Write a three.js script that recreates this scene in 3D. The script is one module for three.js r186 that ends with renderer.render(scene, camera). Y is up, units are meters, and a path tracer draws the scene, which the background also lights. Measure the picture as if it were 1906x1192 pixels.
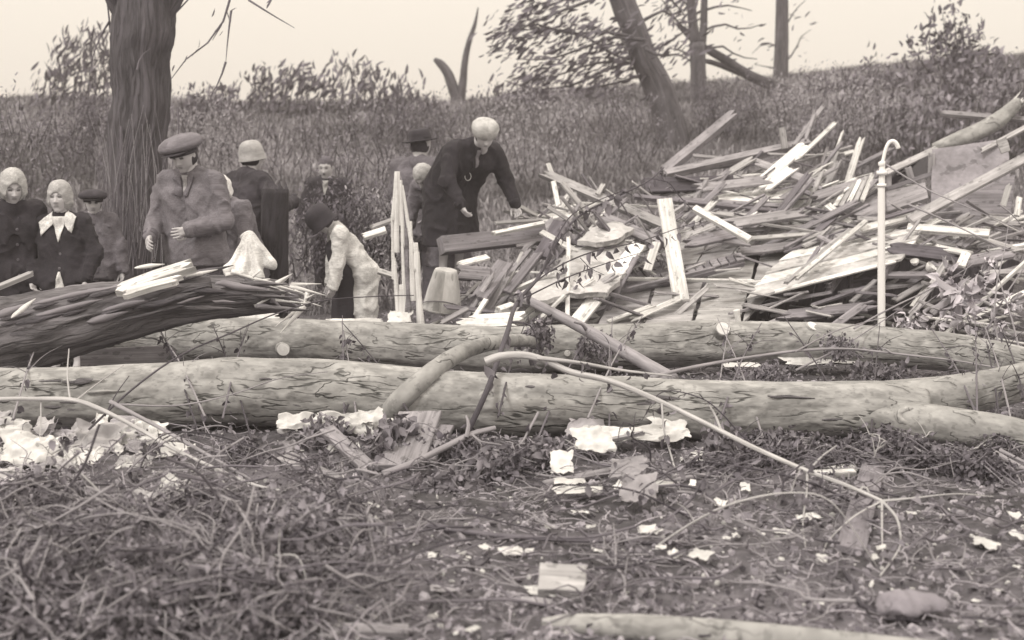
import * as THREE from 'three';
import { mergeGeometries, mergeVertices } from 'three/addons/utils/BufferGeometryUtils.js';
import { ImprovedNoise } from 'three/addons/math/ImprovedNoise.js';

// ---------------------------------------------------------------- camera, sky, sun, exposure
const scene = new THREE.Scene();
const FPX = 2400, IW = 1906, IH = 1192, EYE = 1.5, HORIZON = 300;
const camera = new THREE.PerspectiveCamera(2 * Math.atan(IH / 2 / FPX) * 180 / Math.PI, IW / IH, 0.05, 2000);
const PITCH = Math.atan((IH / 2 - HORIZON) / FPX);
camera.position.set(0, EYE, 0);
camera.rotation.set(-PITCH, 0, 0);
camera.focus = 7.9;
camera.userData.fStop = 2.0;
camera.updateMatrixWorld(true);

const skyTexture = (() => {            // even bright overcast, a little brighter overhead
  const w = 64, h = 32, a = new Float32Array(w * h * 4);
  for (let j = 0; j < h; j++) for (let i = 0; i < w; i++) {
    const el = (j + 0.5) / h * Math.PI - Math.PI / 2;
    const k = 1.02 + 1.36 * Math.max(0, Math.sin(el));   // standard overcast: brightest overhead
    const o = (j * w + i) * 4;
    a[o] = 0.74 * k; a[o + 1] = 0.675 * k; a[o + 2] = 0.588 * k; a[o + 3] = 1;
  }
  const t = new THREE.DataTexture(a, w, h, THREE.RGBAFormat, THREE.FloatType);
  t.mapping = THREE.EquirectangularReflectionMapping;
  t.magFilter = t.minFilter = THREE.LinearFilter;
  t.needsUpdate = true;
  return t;
})();
scene.background = skyTexture;
scene.environment = skyTexture;
scene.backgroundIntensity = 1;
scene.environmentIntensity = 1;
scene.fog = new THREE.FogExp2(new THREE.Color(0.8, 0.745, 0.74), 0.0034);

const sun = new THREE.DirectionalLight(new THREE.Color(1, 0.95, 0.87), 1.5);
sun.position.set(-14, 26, 9);
sun.target.position.set(0, 0, -9);
sun.castShadow = true;
sun.shadow.radius = 22;
sun.shadow.mapSize.set(4096, 4096);
Object.assign(sun.shadow.camera, { left: -22, right: 22, top: 22, bottom: -22, near: 1, far: 90 });
scene.add(sun, sun.target);

const renderer = new THREE.WebGLRenderer({ antialias: true });
renderer.setSize(1024, 640);
renderer.toneMapping = THREE.LinearToneMapping;
renderer.toneMappingExposure = 1.15;
renderer.shadowMap.enabled = true;

// ---------------------------------------------------------------- helpers
const V = (x, y, z) => new THREE.Vector3(x, y, z);
let seedState = 12345;
function rng(seed) { let s = seed >>> 0; return () => { s |= 0; s = s + 0x6D2B79F5 | 0; let t = Math.imul(s ^ s >>> 15, 1 | s); t = t + Math.imul(t ^ t >>> 7, 61 | t) ^ t; return ((t ^ t >>> 14) >>> 0) / 4294967296; }; }
const R0 = rng(seedState);
const rr = (a, b, r = R0) => a + (b - a) * r();
const lerp = (a, b, t) => a + (b - a) * t;
const clamp = (x, a, b) => Math.min(b, Math.max(a, x));
const sstep = (a, b, x) => { const t = clamp((x - a) / (b - a), 0, 1); return t * t * (3 - 2 * t); };
const N3 = new ImprovedNoise();
const noise = (x, y, z = 0) => N3.noise(x, y, z);
const fbm = (x, y, z, o = 4) => { let s = 0, a = 0.5; for (let i = 0; i < o; i++) { s += a * N3.noise(x, y, z); x *= 2.03; y *= 2.03; z *= 2.03; a *= 0.5; } return s; };
function table(t, x) { if (x <= t[0][0]) return t[0][1]; for (let i = 1; i < t.length; i++) if (x <= t[i][0]) { const [a, b] = t[i - 1], [c, d] = t[i]; return b + (d - b) * (x - a) / (c - a); } return t[t.length - 1][1]; }

// a place in the world from where it shows in the photograph and its distance
const cP = Math.cos(PITCH), sP = Math.sin(PITCH);
function ray(x, y) { const u = (x - IW / 2) / FPX, v = -(y - IH / 2) / FPX; const dy = v * cP - sP, dz = -(cP + v * sP); return V(u / -dz, dy / -dz, -1); }
function P(x, y, d) { const r = ray(x, y); return V(r.x * d, EYE + r.y * d, -d); }
const px = (n, d) => n * d / FPX;          // n photograph pixels at distance d, in metres

// terrain: flat yard, a mound of rubble, a grassy bank behind
const crestPx = [[-300, 200], [0, 196], [200, 190], [430, 200], [850, 200], [950, 188], [1150, 172], [1400, 158], [1500, 145], [1650, 128], [1800, 118], [2200, 100]];
const CREST = 30;
function H(x, z) {
  const d = -z;
  let h = 0.03 * noise(x * 1.3, z * 1.3, 3) + 0.018 * noise(x * 4, z * 4, 7);
  if (d < 12) h += 0.012 * noise(x * 11, z * 11, 5);
  const pxx = IW / 2 + x / CREST * FPX;
  const ch = P(IW / 2, table(crestPx, pxx), CREST).y;
  const t = sstep(12.5, CREST, d);
  h += ch * t * (1 + 0.0) + 0.12 * t * noise(x * 0.35, z * 0.35, 1) * (1 - sstep(25, 30, d));
  if (d > CREST) h -= (d - CREST) * 0.006;
  const mx = (x - 3.1) / 2.3, mz = (d - 13.6) / 1.25;
  h += 0.62 * Math.exp(-mx * mx - mz * mz);
  const m4 = (x + 0.4) / 0.7, m5 = (d - 11.1) / 0.7;
  h += 0.4 * Math.exp(-m4 * m4 - m5 * m5);
  const m2 = (x - 0.9) / 0.9, m3 = (d - 12.6) / 0.9;
  h += 0.35 * Math.exp(-m2 * m2 - m3 * m3);
  return h;
}
function G(x, y, lift = 0) { const r = ray(x, y); let a = 1.5, b = 1.5; for (let d = 1.5; d < 60; d += 0.05) { const p = P(x, y, d); if (p.y <= H(p.x, p.z)) { b = d; break; } a = d; b = d; } for (let i = 0; i < 12; i++) { const m = (a + b) / 2, p = P(x, y, m); if (p.y <= H(p.x, p.z)) b = m; else a = m; } const p = P(x, y, b); p.y = H(p.x, p.z) + lift; return p; }

function PG(x, y, d, lift = 0) { const p = P(x, y, d); return p.y < H(p.x, p.z) + lift ? G(x, y, lift) : p; }   // as P, but never below the ground

// ---------------------------------------------------------------- colours: everything is grey in this old brown-toned print
function tone(a) {                        // reflectance -> faintly mauve when dark, neutral when pale
  const t = clamp(Math.sqrt(a) * 1.25, 0, 1);
  const c = new THREE.Color();
  return c.setRGB(a * lerp(1.13, 1.01, t), a * lerp(0.965, 1.0, t), a * lerp(1.3, 1.0, t));
}
function texture(size, fn, srgb) {
  const a = new Uint8Array(size * size * 4);
  for (let j = 0; j < size; j++) for (let i = 0; i < size; i++) {
    const v = fn(i / size, j / size); const o = (j * size + i) * 4;
    const q = Math.round(255 * clamp(v, 0, 1)); a[o] = a[o + 1] = a[o + 2] = q; a[o + 3] = 255;
  }
  const t = new THREE.DataTexture(a, size, size);
  t.wrapS = t.wrapT = THREE.RepeatWrapping; t.magFilter = THREE.LinearFilter; t.minFilter = THREE.LinearMipmapLinearFilter; t.generateMipmaps = true;
  if (srgb) t.colorSpace = THREE.SRGBColorSpace; t.needsUpdate = true; return t;
}
// periodic value noise on the unit square
function pnoise(nx, ny, seed) { const r = rng(seed), g = new Float32Array(nx * ny); for (let i = 0; i < g.length; i++) g[i] = r(); return (u, v) => { const x = u * nx, y = v * ny, x0 = Math.floor(x), y0 = Math.floor(y); let fx = x - x0, fy = y - y0; fx = fx * fx * (3 - 2 * fx); fy = fy * fy * (3 - 2 * fy); const X0 = ((x0 % nx) + nx) % nx, X1 = (X0 + 1) % nx, Y0 = ((y0 % ny) + ny) % ny, Y1 = (Y0 + 1) % ny; return lerp(lerp(g[Y0 * nx + X0], g[Y0 * nx + X1], fx), lerp(g[Y1 * nx + X0], g[Y1 * nx + X1], fx), fy); }; }
function pfbm(nx, ny, oct, seed) { const l = []; for (let i = 0; i < oct; i++) l.push(pnoise(nx << i, ny << i, seed + i * 17)); return (u, v) => { let s = 0, a = 0.5, t = 0; for (const f of l) { s += a * f(u, v); t += a; a *= 0.55; } return s / t; }; }

const barkA = pfbm(14, 3, 5, 11), barkB = pfbm(5, 5, 5, 23), barkC = pfbm(3, 2, 4, 31);
const barkHeight = (u, v) => { const w = (barkB(u, v) - 0.5) * 0.12; const r = Math.abs(barkA(u + w, v) - 0.5) * 2; return clamp(Math.pow(r, 0.55), 0, 1); };
const texBarkBump = texture(512, (u, v) => barkHeight(u, v) * 0.7 + 0.3 * barkB(u * 3, v * 3));
const texBarkMap = texture(512, (u, v) => 0.5 + 0.42 * barkHeight(u, v) + 0.3 * (barkC(u, v) - 0.5), true);
const plateA = pfbm(6, 4, 4, 41), plateB = pfbm(18, 12, 4, 43), plateC = pfbm(40, 30, 3, 47);
const crackAt = (u, v) => { const q = Math.abs(plateA(u + 0.08 * (plateB(u, v) - 0.5), v + 0.05 * (plateC(u, v) - 0.5)) - 0.53); const on = sstep(0.5, 0.62, barkB(u, v)); return 1 - on * (1 - sstep(0.0, 0.014, q)); };
const fisA = pfbm(26, 3, 4, 81), fisB = pfbm(7, 4, 3, 83);
const fissure = (u, v) => { const q = Math.abs(fisA(u + 0.03 * (plateB(u, v) - 0.5), v) - 0.5); return sstep(0.42, 0.62, fisB(u, v)) * (1 - sstep(0.004, 0.03, q)); };
const texSmoothMap = texture(1024, (u, v) => { const p = plateA(u, v), f = plateC(u, v); const patch = sstep(0.42, 0.56, plateB(u, v)); return (0.68 + 0.08 * patch + 0.26 * (f - 0.5) + 0.14 * (p - 0.5) + 0.16 * (barkB(u, v) - 0.5)) * (0.6 + 0.4 * crackAt(u, v)) * (1 - 0.5 * fissure(u, v)) * (0.92 + 0.08 * sstep(0.36, 0.5, barkC(u, v))) * (1 - 0.12 * sstep(0.62, 0.74, plateC(u * 2, v * 2))); }, true);
const texSmoothBump = texture(1024, (u, v) => 0.4 * crackAt(u, v) + 0.2 * plateB(u, v) + 0.2 * plateC(u, v) + 0.2 * (1 - fissure(u, v)));
const grA = pfbm(3, 48, 3, 51), grB = pfbm(2, 6, 3, 53), grC = pfbm(8, 8, 4, 57);
const texGrain = texture(512, (u, v) => 0.68 + 0.3 * grA(u, v) + 0.22 * (grB(u, v) - 0.5) + 0.25 * (grC(u, v) - 0.5) - (grC(u * 2, v * 2) > 0.68 ? 0.14 : 0), true);
const texGrainBump = texture(512, (u, v) => 0.75 * grA(u, v) + 0.25 * grC(u * 2, v * 2));
const texGrainPale = texture(512, (u, v) => 0.78 + 0.26 * grA(v, u) + 0.12 * (grC(u, v) - 0.5), true);
const diA = pfbm(4, 4, 6, 61), diB = pfbm(24, 24, 4, 67);
const texDirt = texture(1024, (u, v) => 0.34 + 0.55 * diA(u, v) + 0.4 * (diB(u, v) - 0.5) + (diB(u * 2, v * 2) > 0.7 ? 0.12 : 0), true);
const texDirtBump = texture(1024, (u, v) => 0.5 * diA(u, v) + 0.5 * diB(u, v));
const clA = pfbm(64, 64, 2, 71), clB = pfbm(4, 4, 4, 73);
const texCloth = texture(512, (u, v) => 0.72 + 0.22 * (clA(u, v) - 0.5) + 0.3 * (clB(u, v) - 0.5) + 0.1, true);
const texStain = texture(512, (u, v) => 0.9 + 0.3 * (clB(u, v) - 0.5) + 0.2 * (diB(u, v) - 0.5) - (grC(u, v) > 0.66 ? 0.15 : 0), true);
function rep(t, x, y) { const c = t.clone(); c.repeat.set(x, y); c.needsUpdate = true; return c; }

function mat(a, { map, bump, bs = 0.004, rough = 0.9, side = THREE.FrontSide, vc = false, tr = 0 } = {}) {
  const o = { color: tone(a), roughness: rough, side, vertexColors: vc };
  if (map) o.map = map;
  if (bump) { o.bumpMap = bump; o.bumpScale = bs; }
  if (tr) { const m = new THREE.MeshPhysicalMaterial({ ...o, transmission: tr, thickness: 0 }); return m; }
  return new THREE.MeshStandardMaterial(o);
}
const tDirt = rep(texDirt, 0.5, 0.5), tDirtB = rep(texDirtBump, 0.9, 0.9), tSm = rep(texSmoothMap, 0.8, 0.55), tSmB = rep(texSmoothBump, 0.8, 0.55), tBk = rep(texBarkMap, 1.2, 0.7), tBkB = rep(texBarkBump, 1.2, 0.7), tGr = rep(texGrain, 0.9, 2.2), tGrP = rep(texGrainPale, 2.5, 1.5), tGrB = rep(texGrainBump, 0.9, 2.2), tCl = rep(texCloth, 2.4, 2.4), tSt = rep(texStain, 1.3, 1.3);
const woodCache = {};
const wood = a => woodCache[a] || (woodCache[a] = mat((a < 0.2 ? a * 0.6 : a < 0.6 ? a * 0.66 : a * 0.9) / 0.62, { map: tGr, bump: tGrB, bs: 0.003, rough: 0.88 }));
const limbCache = {};
const M = {
  ground: mat(0.24, { map: tDirt, bump: tDirtB, bs: 0.03, rough: 1 }),
  logSmooth: mat(0.66, { map: tSm, bump: tSmB, bs: 0.024, rough: 0.85 }),
  logRough: mat(0.34, { map: tBk, bump: tBkB, bs: 0.022, rough: 0.95 }),
  trunkDark: mat(0.20, { map: tBk, bump: tBkB, bs: 0.02, rough: 0.95 }),
  trunkMid: mat(0.26, { map: tBk, bump: tBkB, bs: 0.012, rough: 0.95 }),
  splinter: mat(0.86, { map: tGrP, bump: tGrB, bs: 0.004, rough: 0.85 }),
  splinterGrey: mat(0.3, { map: tGrP, rough: 0.9 }), cutEnd: mat(0.8, { map: tSt, rough: 0.85 }),
  twigBright: mat(0.56, { map: tGrP, bump: tBkB, bs: 0.004, rough: 0.8 }), twigPale: mat(0.36, { map: tGrP, bump: tBkB, bs: 0.004, rough: 0.85 }), twigMid: mat(0.18, { map: tGrP, bump: tBkB, bs: 0.004, rough: 0.85 }), twigDark: mat(0.08, { map: tGrP, bump: tBkB, bs: 0.004, rough: 0.85 }),
  white: mat(0.85, { map: tSt, rough: 0.8 }), plaster: mat(0.58, { map: tSt, bump: texDirtBump, bs: 0.006, rough: 0.9 }), plasterGrey: mat(0.4, { map: tSt, bump: texDirtBump, bs: 0.006, rough: 0.9 }),
  paper: mat(0.72, { map: tSt, rough: 0.8, side: THREE.DoubleSide }), paperDull: mat(0.5, { map: tSt, rough: 0.85, side: THREE.DoubleSide }), paperGrey: mat(0.38, { map: tSt, rough: 0.85, side: THREE.DoubleSide }),
  leaf: mat(0.22, { rough: 0.75, side: THREE.DoubleSide }), leafDry: mat(0.34, { rough: 0.8, side: THREE.DoubleSide }), leafSky: mat(0.14, { rough: 0.9, side: THREE.DoubleSide }),
  grass: mat(0.38, { rough: 0.95, side: THREE.DoubleSide }),
};
const cloth = (a) => mat((a < 0.1 ? a * 0.7 : a) / 0.8, { map: tCl, bump: texCloth, bs: 0.002, rough: 0.95 });

// ---------------------------------------------------------------- naming
const taken = new Map();
function numbered(n) { const k = taken.get(n) || 0; taken.set(n, k + 1); return k ? `${n}_${String(k).padStart(3, '0')}` : n; }
function shade(o) { o.traverse(c => { if (c.isMesh) { c.castShadow = true; c.receiveShadow = true; } }); return o; }
function thing(name, label, category, group) { const o = new THREE.Group(); o.name = numbered(name); o.userData = { label, category }; if (group) o.userData.group = group; scene.add(o); return o; }
function single(name, geo, m, label, category, group) { const o = new THREE.Mesh(geo, m); o.name = numbered(name); o.userData = { label, category }; if (group) o.userData.group = group; scene.add(o); return o; }
function part(parent, name, geo, m) { const o = new THREE.Mesh(geo, m); o.name = name; parent.add(o); return o; }
// put a group or mesh whose geometry is in world coordinates at its own base
function rebase(o, p) { o.position.copy(p); if (o.isMesh) o.geometry.translate(-p.x, -p.y, -p.z); o.children.forEach(c => c.position.sub(p)); return o; }

// ---------------------------------------------------------------- limbs (trunks, branches, twigs)
function spline(pts, n) { const c = new THREE.CatmullRomCurve3(pts, false, 'centripetal'); return c.getSpacedPoints(n); }
function limb(pts, radii, { seg = 12, step = 0.06, rough = 0, freq = 6, ridge = 0, seed = 0, cap = true, flat = 0 } = {}) {
  const curve = new THREE.CatmullRomCurve3(pts, false, 'centripetal');
  const len = curve.getLength(), n = Math.max(3, Math.ceil(len / step));
  // radius follows arc length through the control points
  const at = [0]; for (let i = 1; i < pts.length; i++) at.push(at[i - 1] + pts[i].distanceTo(pts[i - 1]));
  const tot = at[at.length - 1];
  const rad = t => { const s = t * tot; let i = 1; while (i < at.length - 1 && s > at[i]) i++; return lerp(radii[i - 1], radii[i], clamp((s - at[i - 1]) / (at[i] - at[i - 1]), 0, 1)); };
  const pos = [], uv = [], idx = [];
  let nrm = null, prev = null;
  const P_ = curve.getSpacedPoints(n);
  for (let i = 0; i <= n; i++) {
    const p = P_[i], tan = V().subVectors(P_[Math.min(n, i + 1)], P_[Math.max(0, i - 1)]).normalize();
    if (!nrm) { nrm = Math.abs(tan.y) < 0.9 ? V(0, 1, 0) : V(1, 0, 0); }
    nrm.addScaledVector(tan, -nrm.dot(tan)).normalize();
    const bin = V().crossVectors(tan, nrm);
    const r = rad(i / n), v = i / n * len;
    for (let j = 0; j <= seg; j++) {
      const a = j / seg * Math.PI * 2, ca = Math.cos(a), sa = Math.sin(a);
      let k = 1;
      if (rough) k += rough * fbm(ca * freq * 0.35 + seed, sa * freq * 0.35 + v * freq * 0.3, v * freq * 0.25 + seed * 3, 4) * 2;
      if (ridge) k += ridge * (1 - 2 * Math.abs(noise(ca * 4 + seed, sa * 4, v * 0.8 + seed))) * 0.5;
      const q = r * k;
      pos.push(p.x + (nrm.x * ca + bin.x * sa) * q, p.y + (nrm.y * ca + bin.y * sa) * q, p.z + (nrm.z * ca + bin.z * sa) * q);
      uv.push(j / seg * Math.max(2 * Math.PI * radii[0], 0.1), v);
    }
  }
  for (let i = 0; i < n; i++) for (let j = 0; j < seg; j++) { const a = i * (seg + 1) + j, b = a + seg + 1; idx.push(a, a + 1, b, b, a + 1, b + 1); }
  if (cap) for (const [i, s] of [[0, 1], [n, -1]]) {
    const c = pos.length / 3; const p = P_[i]; pos.push(p.x, p.y, p.z); uv.push(0, i / n * len);
    for (let j = 0; j < seg; j++) { const a = i * (seg + 1) + j; if (s > 0) idx.push(c, a + 1, a); else idx.push(c, a, a + 1); }
  }
  const g = new THREE.BufferGeometry();
  g.setAttribute('position', new THREE.Float32BufferAttribute(pos, 3)); g.setAttribute('uv', new THREE.Float32BufferAttribute(uv, 2)); g.setIndex(idx);
  g.computeVertexNormals();
  return g;
}
const mergeAll = gs => { const l = gs.map(g => { const q = g.index ? g.toNonIndexed() : g; for (const k of Object.keys(q.attributes)) if (!['position', 'normal', 'uv'].includes(k)) q.deleteAttribute(k); return q; }); return mergeGeometries(l, false); };
const pp = l => l.map(([x, y, d]) => P(x, y, d));

// tapered splinter between two points
function spike(a, b, r0, r1, seg = 5, sd = 0) { const m = V().lerpVectors(a, b, 0.5); const L = a.distanceTo(b); m.x += L * 0.03 * noise(sd, 1, 2); m.y += L * 0.03 * noise(sd, 4, 2); const g = limb([a, m, b], [r0, lerp(r0, r1, 0.45), r1], { seg, step: Math.max(0.02, L / 6), rough: 0.25, freq: 10, seed: sd }); return g; }

// a torn strip of wood, thin at both ends
function shard(a, b, r, sd) { const p = k => { const q = V().lerpVectors(a, b, k); const L = a.distanceTo(b); q.y += L * 0.05 * noise(sd, k * 4, 1); q.z += L * 0.05 * noise(sd, k * 4, 5); return q; }; return limb([a, p(0.12), p(0.45), p(0.75), b], [0.003, r * 0.7, r, r * 0.6, 0.002], { seg: 7, step: 0.02, rough: 0.35, freq: 14, seed: sd }); }
// a sawn or torn board: x along, y across, z through
function boardGeo(L, W, T, { jag = 0.5, sd = 1, bow = 0 } = {}) {
  const r = rng(sd * 977 + 13), n = 5, s = new THREE.Shape(), pts = [];
  const end = (x0, dir) => { const torn = r() < jag; const a = []; for (let i = 0; i <= n; i++) { const y = -W / 2 + W * i / n; a.push([x0 + dir * (torn ? -r() * Math.min(L * 0.18, W * 1.6) : -r() * 0.004), y]); } return a; };
  const e1 = end(L / 2, 1), e0 = end(-L / 2, -1).reverse();
  for (const p of e1) pts.push(p);
  pts.push([0, W / 2 * (1 - 0.06 * r())]);
  for (const p of e0) pts.push(p);
  pts.push([0, -W / 2 * (1 - 0.06 * r())]);
  pts.forEach(([x, y], i) => i ? s.lineTo(x, y) : s.moveTo(x, y)); s.closePath();
  const bv = Math.min(0.003, T * 0.2);
  const g = new THREE.ExtrudeGeometry(s, { depth: T - 2 * bv, bevelEnabled: true, bevelThickness: bv, bevelSize: bv, bevelSegments: 1, steps: 1 });
  g.translate(0, 0, -T / 2 + bv);
  if (bow) { const p = g.attributes.position; for (let i = 0; i < p.count; i++) { const t = p.getX(i) / L * 2; p.setZ(i, p.getZ(i) + bow * (1 - t * t)); } g.computeVertexNormals(); }
  const u = g.attributes.uv; for (let i = 0; i < u.count; i++) u.setXY(i, u.getX(i) + sd * 0.37, u.getY(i) + sd * 0.53);
  return g;
}
function alignBoard(o, a, b, face) {       // x runs a -> b, z as near to face as can be
  const x = V().subVectors(b, a).normalize(), z = face.clone().addScaledVector(x, -face.dot(x)).normalize(), y = V().crossVectors(z, x);
  o.quaternion.setFromRotationMatrix(new THREE.Matrix4().makeBasis(x, y, z)); o.position.lerpVectors(a, b, 0.5); return o;
}
let boardSeed = 0;
const UPFRONT = V(-0.1, 0.75, 0.65);
function board(name, label, cat, A, B, wpx, a, { t = 0.025, face = UPFRONT, jag = 0.5, group, bow = 0, m } = {}) {
  const p = PG(...A, t * 0.6), q = PG(...B, t * 0.6), W = px(wpx, (A[2] + B[2]) / 2);
  const g = boardGeo(p.distanceTo(q), W, Math.min(t, W), { jag, sd: ++boardSeed, bow });
  const o = single(name, g, m || wood(a), label, cat, group); alignBoard(o, p, q, face); return o;
}
// a flat piece given by its outline in a plane through three placed points
function sheetGeo(plane3, outline, T, { jag = 0, sd = 1, sub = 0.08 } = {}) {
  const [a, b, c] = plane3.map(q => P(...q));
  const x = V().subVectors(b, a).normalize(), n = V().crossVectors(x, V().subVectors(c, a)).normalize(); const y = V().crossVectors(n, x);
  const cam = V(0, EYE, 0); if (n.dot(V().subVectors(cam, a)) < 0) { n.negate(); y.negate(); }
  const loc = outline.map(([u, v]) => { const r = ray(u, v); const t = V().subVectors(a, cam).dot(n) / r.dot(n); const p = cam.clone().addScaledVector(r, t).sub(a); return [p.dot(x), p.dot(y)]; });
  const rnd = rng(sd * 31 + 5), pts = [];
  loc.forEach((p, i) => { const q = loc[(i + 1) % loc.length]; const L = Math.hypot(q[0] - p[0], q[1] - p[1]); const k = jag ? Math.max(1, Math.round(L / sub)) : 1; for (let s = 0; s < k; s++) { const t = s / k; const j = s ? jag * (rnd() - 0.5) * 2 : 0; pts.push([lerp(p[0], q[0], t) - (q[1] - p[1]) / L * j, lerp(p[1], q[1], t) + (q[0] - p[0]) / L * j]); } });
  const s = new THREE.Shape(pts.map(p => new THREE.Vector2(p[0], p[1])));
  const g = new THREE.ExtrudeGeometry(s, { depth: T, bevelEnabled: true, bevelThickness: 0.002, bevelSize: 0.002, bevelSegments: 1 });
  g.translate(0, 0, -T);
  const mtx = new THREE.Matrix4().makeBasis(x, y, V().crossVectors(x, y)).setPosition(a);
  return { g, mtx };
}
function sheet(name, label, cat, plane3, outline, T, m, opt = {}) { const { g, mtx } = sheetGeo(plane3, outline, T, opt); const o = new THREE.Mesh(g, m); o.applyMatrix4(mtx); if (opt.parent) { o.name = name; opt.parent.add(o); } else { o.name = numbered(name); o.userData = { label, category: cat }; if (opt.group) o.userData.group = opt.group; scene.add(o); } return o; }

// surface nets over a distance function
function nets(f, lo, hi, cell) {
  const n = [0, 1, 2].map(k => Math.ceil((hi[k] - lo[k]) / cell) + 1), [nx, ny, nz] = n;
  const val = new Float32Array(nx * ny * nz);
  for (let k = 0; k < nz; k++) for (let j = 0; j < ny; j++) for (let i = 0; i < nx; i++) val[i + nx * (j + ny * k)] = f(lo[0] + i * cell, lo[1] + j * cell, lo[2] + k * cell);
  const id = new Int32Array(nx * ny * nz).fill(-1), pos = [], idx = [];
  const E = [[0, 1], [0, 2], [0, 4], [1, 3], [1, 5], [2, 3], [2, 6], [3, 7], [4, 5], [4, 6], [5, 7], [6, 7]], v = new Float32Array(8);
  const I = (i, j, k) => i + nx * (j + ny * k);
  for (let k = 0; k < nz - 1; k++) for (let j = 0; j < ny - 1; j++) for (let i = 0; i < nx - 1; i++) {
    let m = 0; for (let q = 0; q < 8; q++) { v[q] = val[I(i + (q & 1), j + (q >> 1 & 1), k + (q >> 2))]; if (v[q] < 0) m |= 1 << q; }
    if (m === 0 || m === 255) continue;
    let sx = 0, sy = 0, sz = 0, c = 0;
    for (const [a, b] of E) { if ((v[a] < 0) === (v[b] < 0)) continue; const t = v[a] / (v[a] - v[b]); sx += lerp(a & 1, b & 1, t); sy += lerp(a >> 1 & 1, b >> 1 & 1, t); sz += lerp(a >> 2, b >> 2, t); c++; }
    id[I(i, j, k)] = pos.length / 3; pos.push(lo[0] + (i + sx / c) * cell, lo[1] + (j + sy / c) * cell, lo[2] + (k + sz / c) * cell);
  }
  const quad = (a, b, c, d, flip) => { if (a < 0 || b < 0 || c < 0 || d < 0) return; if (flip) idx.push(a, c, b, a, d, c); else idx.push(a, b, c, a, c, d); };
  for (let k = 1; k < nz - 1; k++) for (let j = 1; j < ny - 1; j++) for (let i = 1; i < nx - 1; i++) {
    const s = val[I(i, j, k)] < 0;
    if (s !== (val[I(i + 1, j, k)] < 0)) quad(id[I(i, j - 1, k - 1)], id[I(i, j, k - 1)], id[I(i, j, k)], id[I(i, j - 1, k)], !s);
    if (s !== (val[I(i, j + 1, k)] < 0)) quad(id[I(i - 1, j, k - 1)], id[I(i - 1, j, k)], id[I(i, j, k)], id[I(i, j, k - 1)], !s);
    if (s !== (val[I(i, j, k + 1)] < 0)) quad(id[I(i - 1, j - 1, k)], id[I(i, j - 1, k)], id[I(i, j, k)], id[I(i - 1, j, k)], !s);
  }
  const g = new THREE.BufferGeometry(); g.setAttribute('position', new THREE.Float32BufferAttribute(pos, 3));
  const uv = new Float32Array(pos.length / 3 * 2); for (let i = 0; i < pos.length / 3; i++) { uv[2 * i] = pos[3 * i] + pos[3 * i + 2] * 0.7; uv[2 * i + 1] = pos[3 * i + 1]; }
  g.setAttribute('uv', new THREE.BufferAttribute(uv, 2)); g.setIndex(idx); g.computeVertexNormals(); return g;
}
const smin = (a, b, k) => { const h = Math.max(k - Math.abs(a - b), 0) / k; return Math.min(a, b) - h * h * k * 0.25; };
function cap(x, y, z, a, b, ra, rb) { const bx = b[0] - a[0], by = b[1] - a[1], bz = b[2] - a[2], qx = x - a[0], qy = y - a[1], qz = z - a[2]; const t = clamp((qx * bx + qy * by + qz * bz) / (bx * bx + by * by + bz * bz + 1e-9), 0, 1); const dx = qx - bx * t, dy = qy - by * t, dz = qz - bz * t; return Math.sqrt(dx * dx + dy * dy + dz * dz) - (ra + (rb - ra) * t); }
function ell(x, y, z, c, r) { const a = (x - c[0]) / r[0], b = (y - c[1]) / r[1], d = (z - c[2]) / r[2]; const k = Math.sqrt(a * a + b * b + d * d); return (k - 1) * Math.min(r[0], r[1], r[2]); }
const field = (prims, k) => (x, y, z) => { let d = 9; for (const q of prims) d = smin(d, q.length === 4 ? cap(x, y, z, q[0], q[1], q[2], q[3]) : ell(x, y, z, q[0], q[1]), k); return d; };
function bounds(prims, pad) { const lo = [9, 9, 9], hi = [-9, -9, -9]; for (const q of prims) for (let k = 0; k < 3; k++) { if (q.length === 4) { const m = Math.max(q[2], q[3]); lo[k] = Math.min(lo[k], q[0][k] - m, q[1][k] - m); hi[k] = Math.max(hi[k], q[0][k] + m, q[1][k] + m); } else { lo[k] = Math.min(lo[k], q[0][k] - q[1][k]); hi[k] = Math.max(hi[k], q[0][k] + q[1][k]); } } return [lo.map(v => v - pad), hi.map(v => v + pad)]; }
// ---------------------------------------------------------------- leaves, tufts
function leafGeo(w, fold, curl) { // one unit long along x
  const pos = [0, 0, 0, 0.3, w * 0.9, fold, 0.3, -w * 0.9, fold, 0.32, 0, 0, 0.68, w * 0.75, fold * 0.9 - curl * 0.4, 0.68, -w * 0.75, fold * 0.9 - curl * 0.4, 0.68, 0, -curl * 0.4, 1, 0, -curl];
  const g = new THREE.BufferGeometry(); g.setAttribute('position', new THREE.Float32BufferAttribute(pos, 3));
  g.setIndex([0, 3, 1, 0, 2, 3, 1, 3, 6, 1, 6, 4, 3, 2, 5, 3, 5, 6, 4, 6, 7, 6, 5, 7]);
  g.setAttribute('uv', new THREE.Float32BufferAttribute(new Float32Array(16), 2)); g.computeVertexNormals(); return g;
}
const LEAF_LONG = leafGeo(0.1, 0.04, 0.14), LEAF_WILT = leafGeo(0.3, 0.14, 0.45), LEAF_FLAT = leafGeo(0.34, 0.06, 0.12);
const mtx4 = new THREE.Matrix4(), quat = new THREE.Quaternion(), eul = new THREE.Euler();
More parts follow.
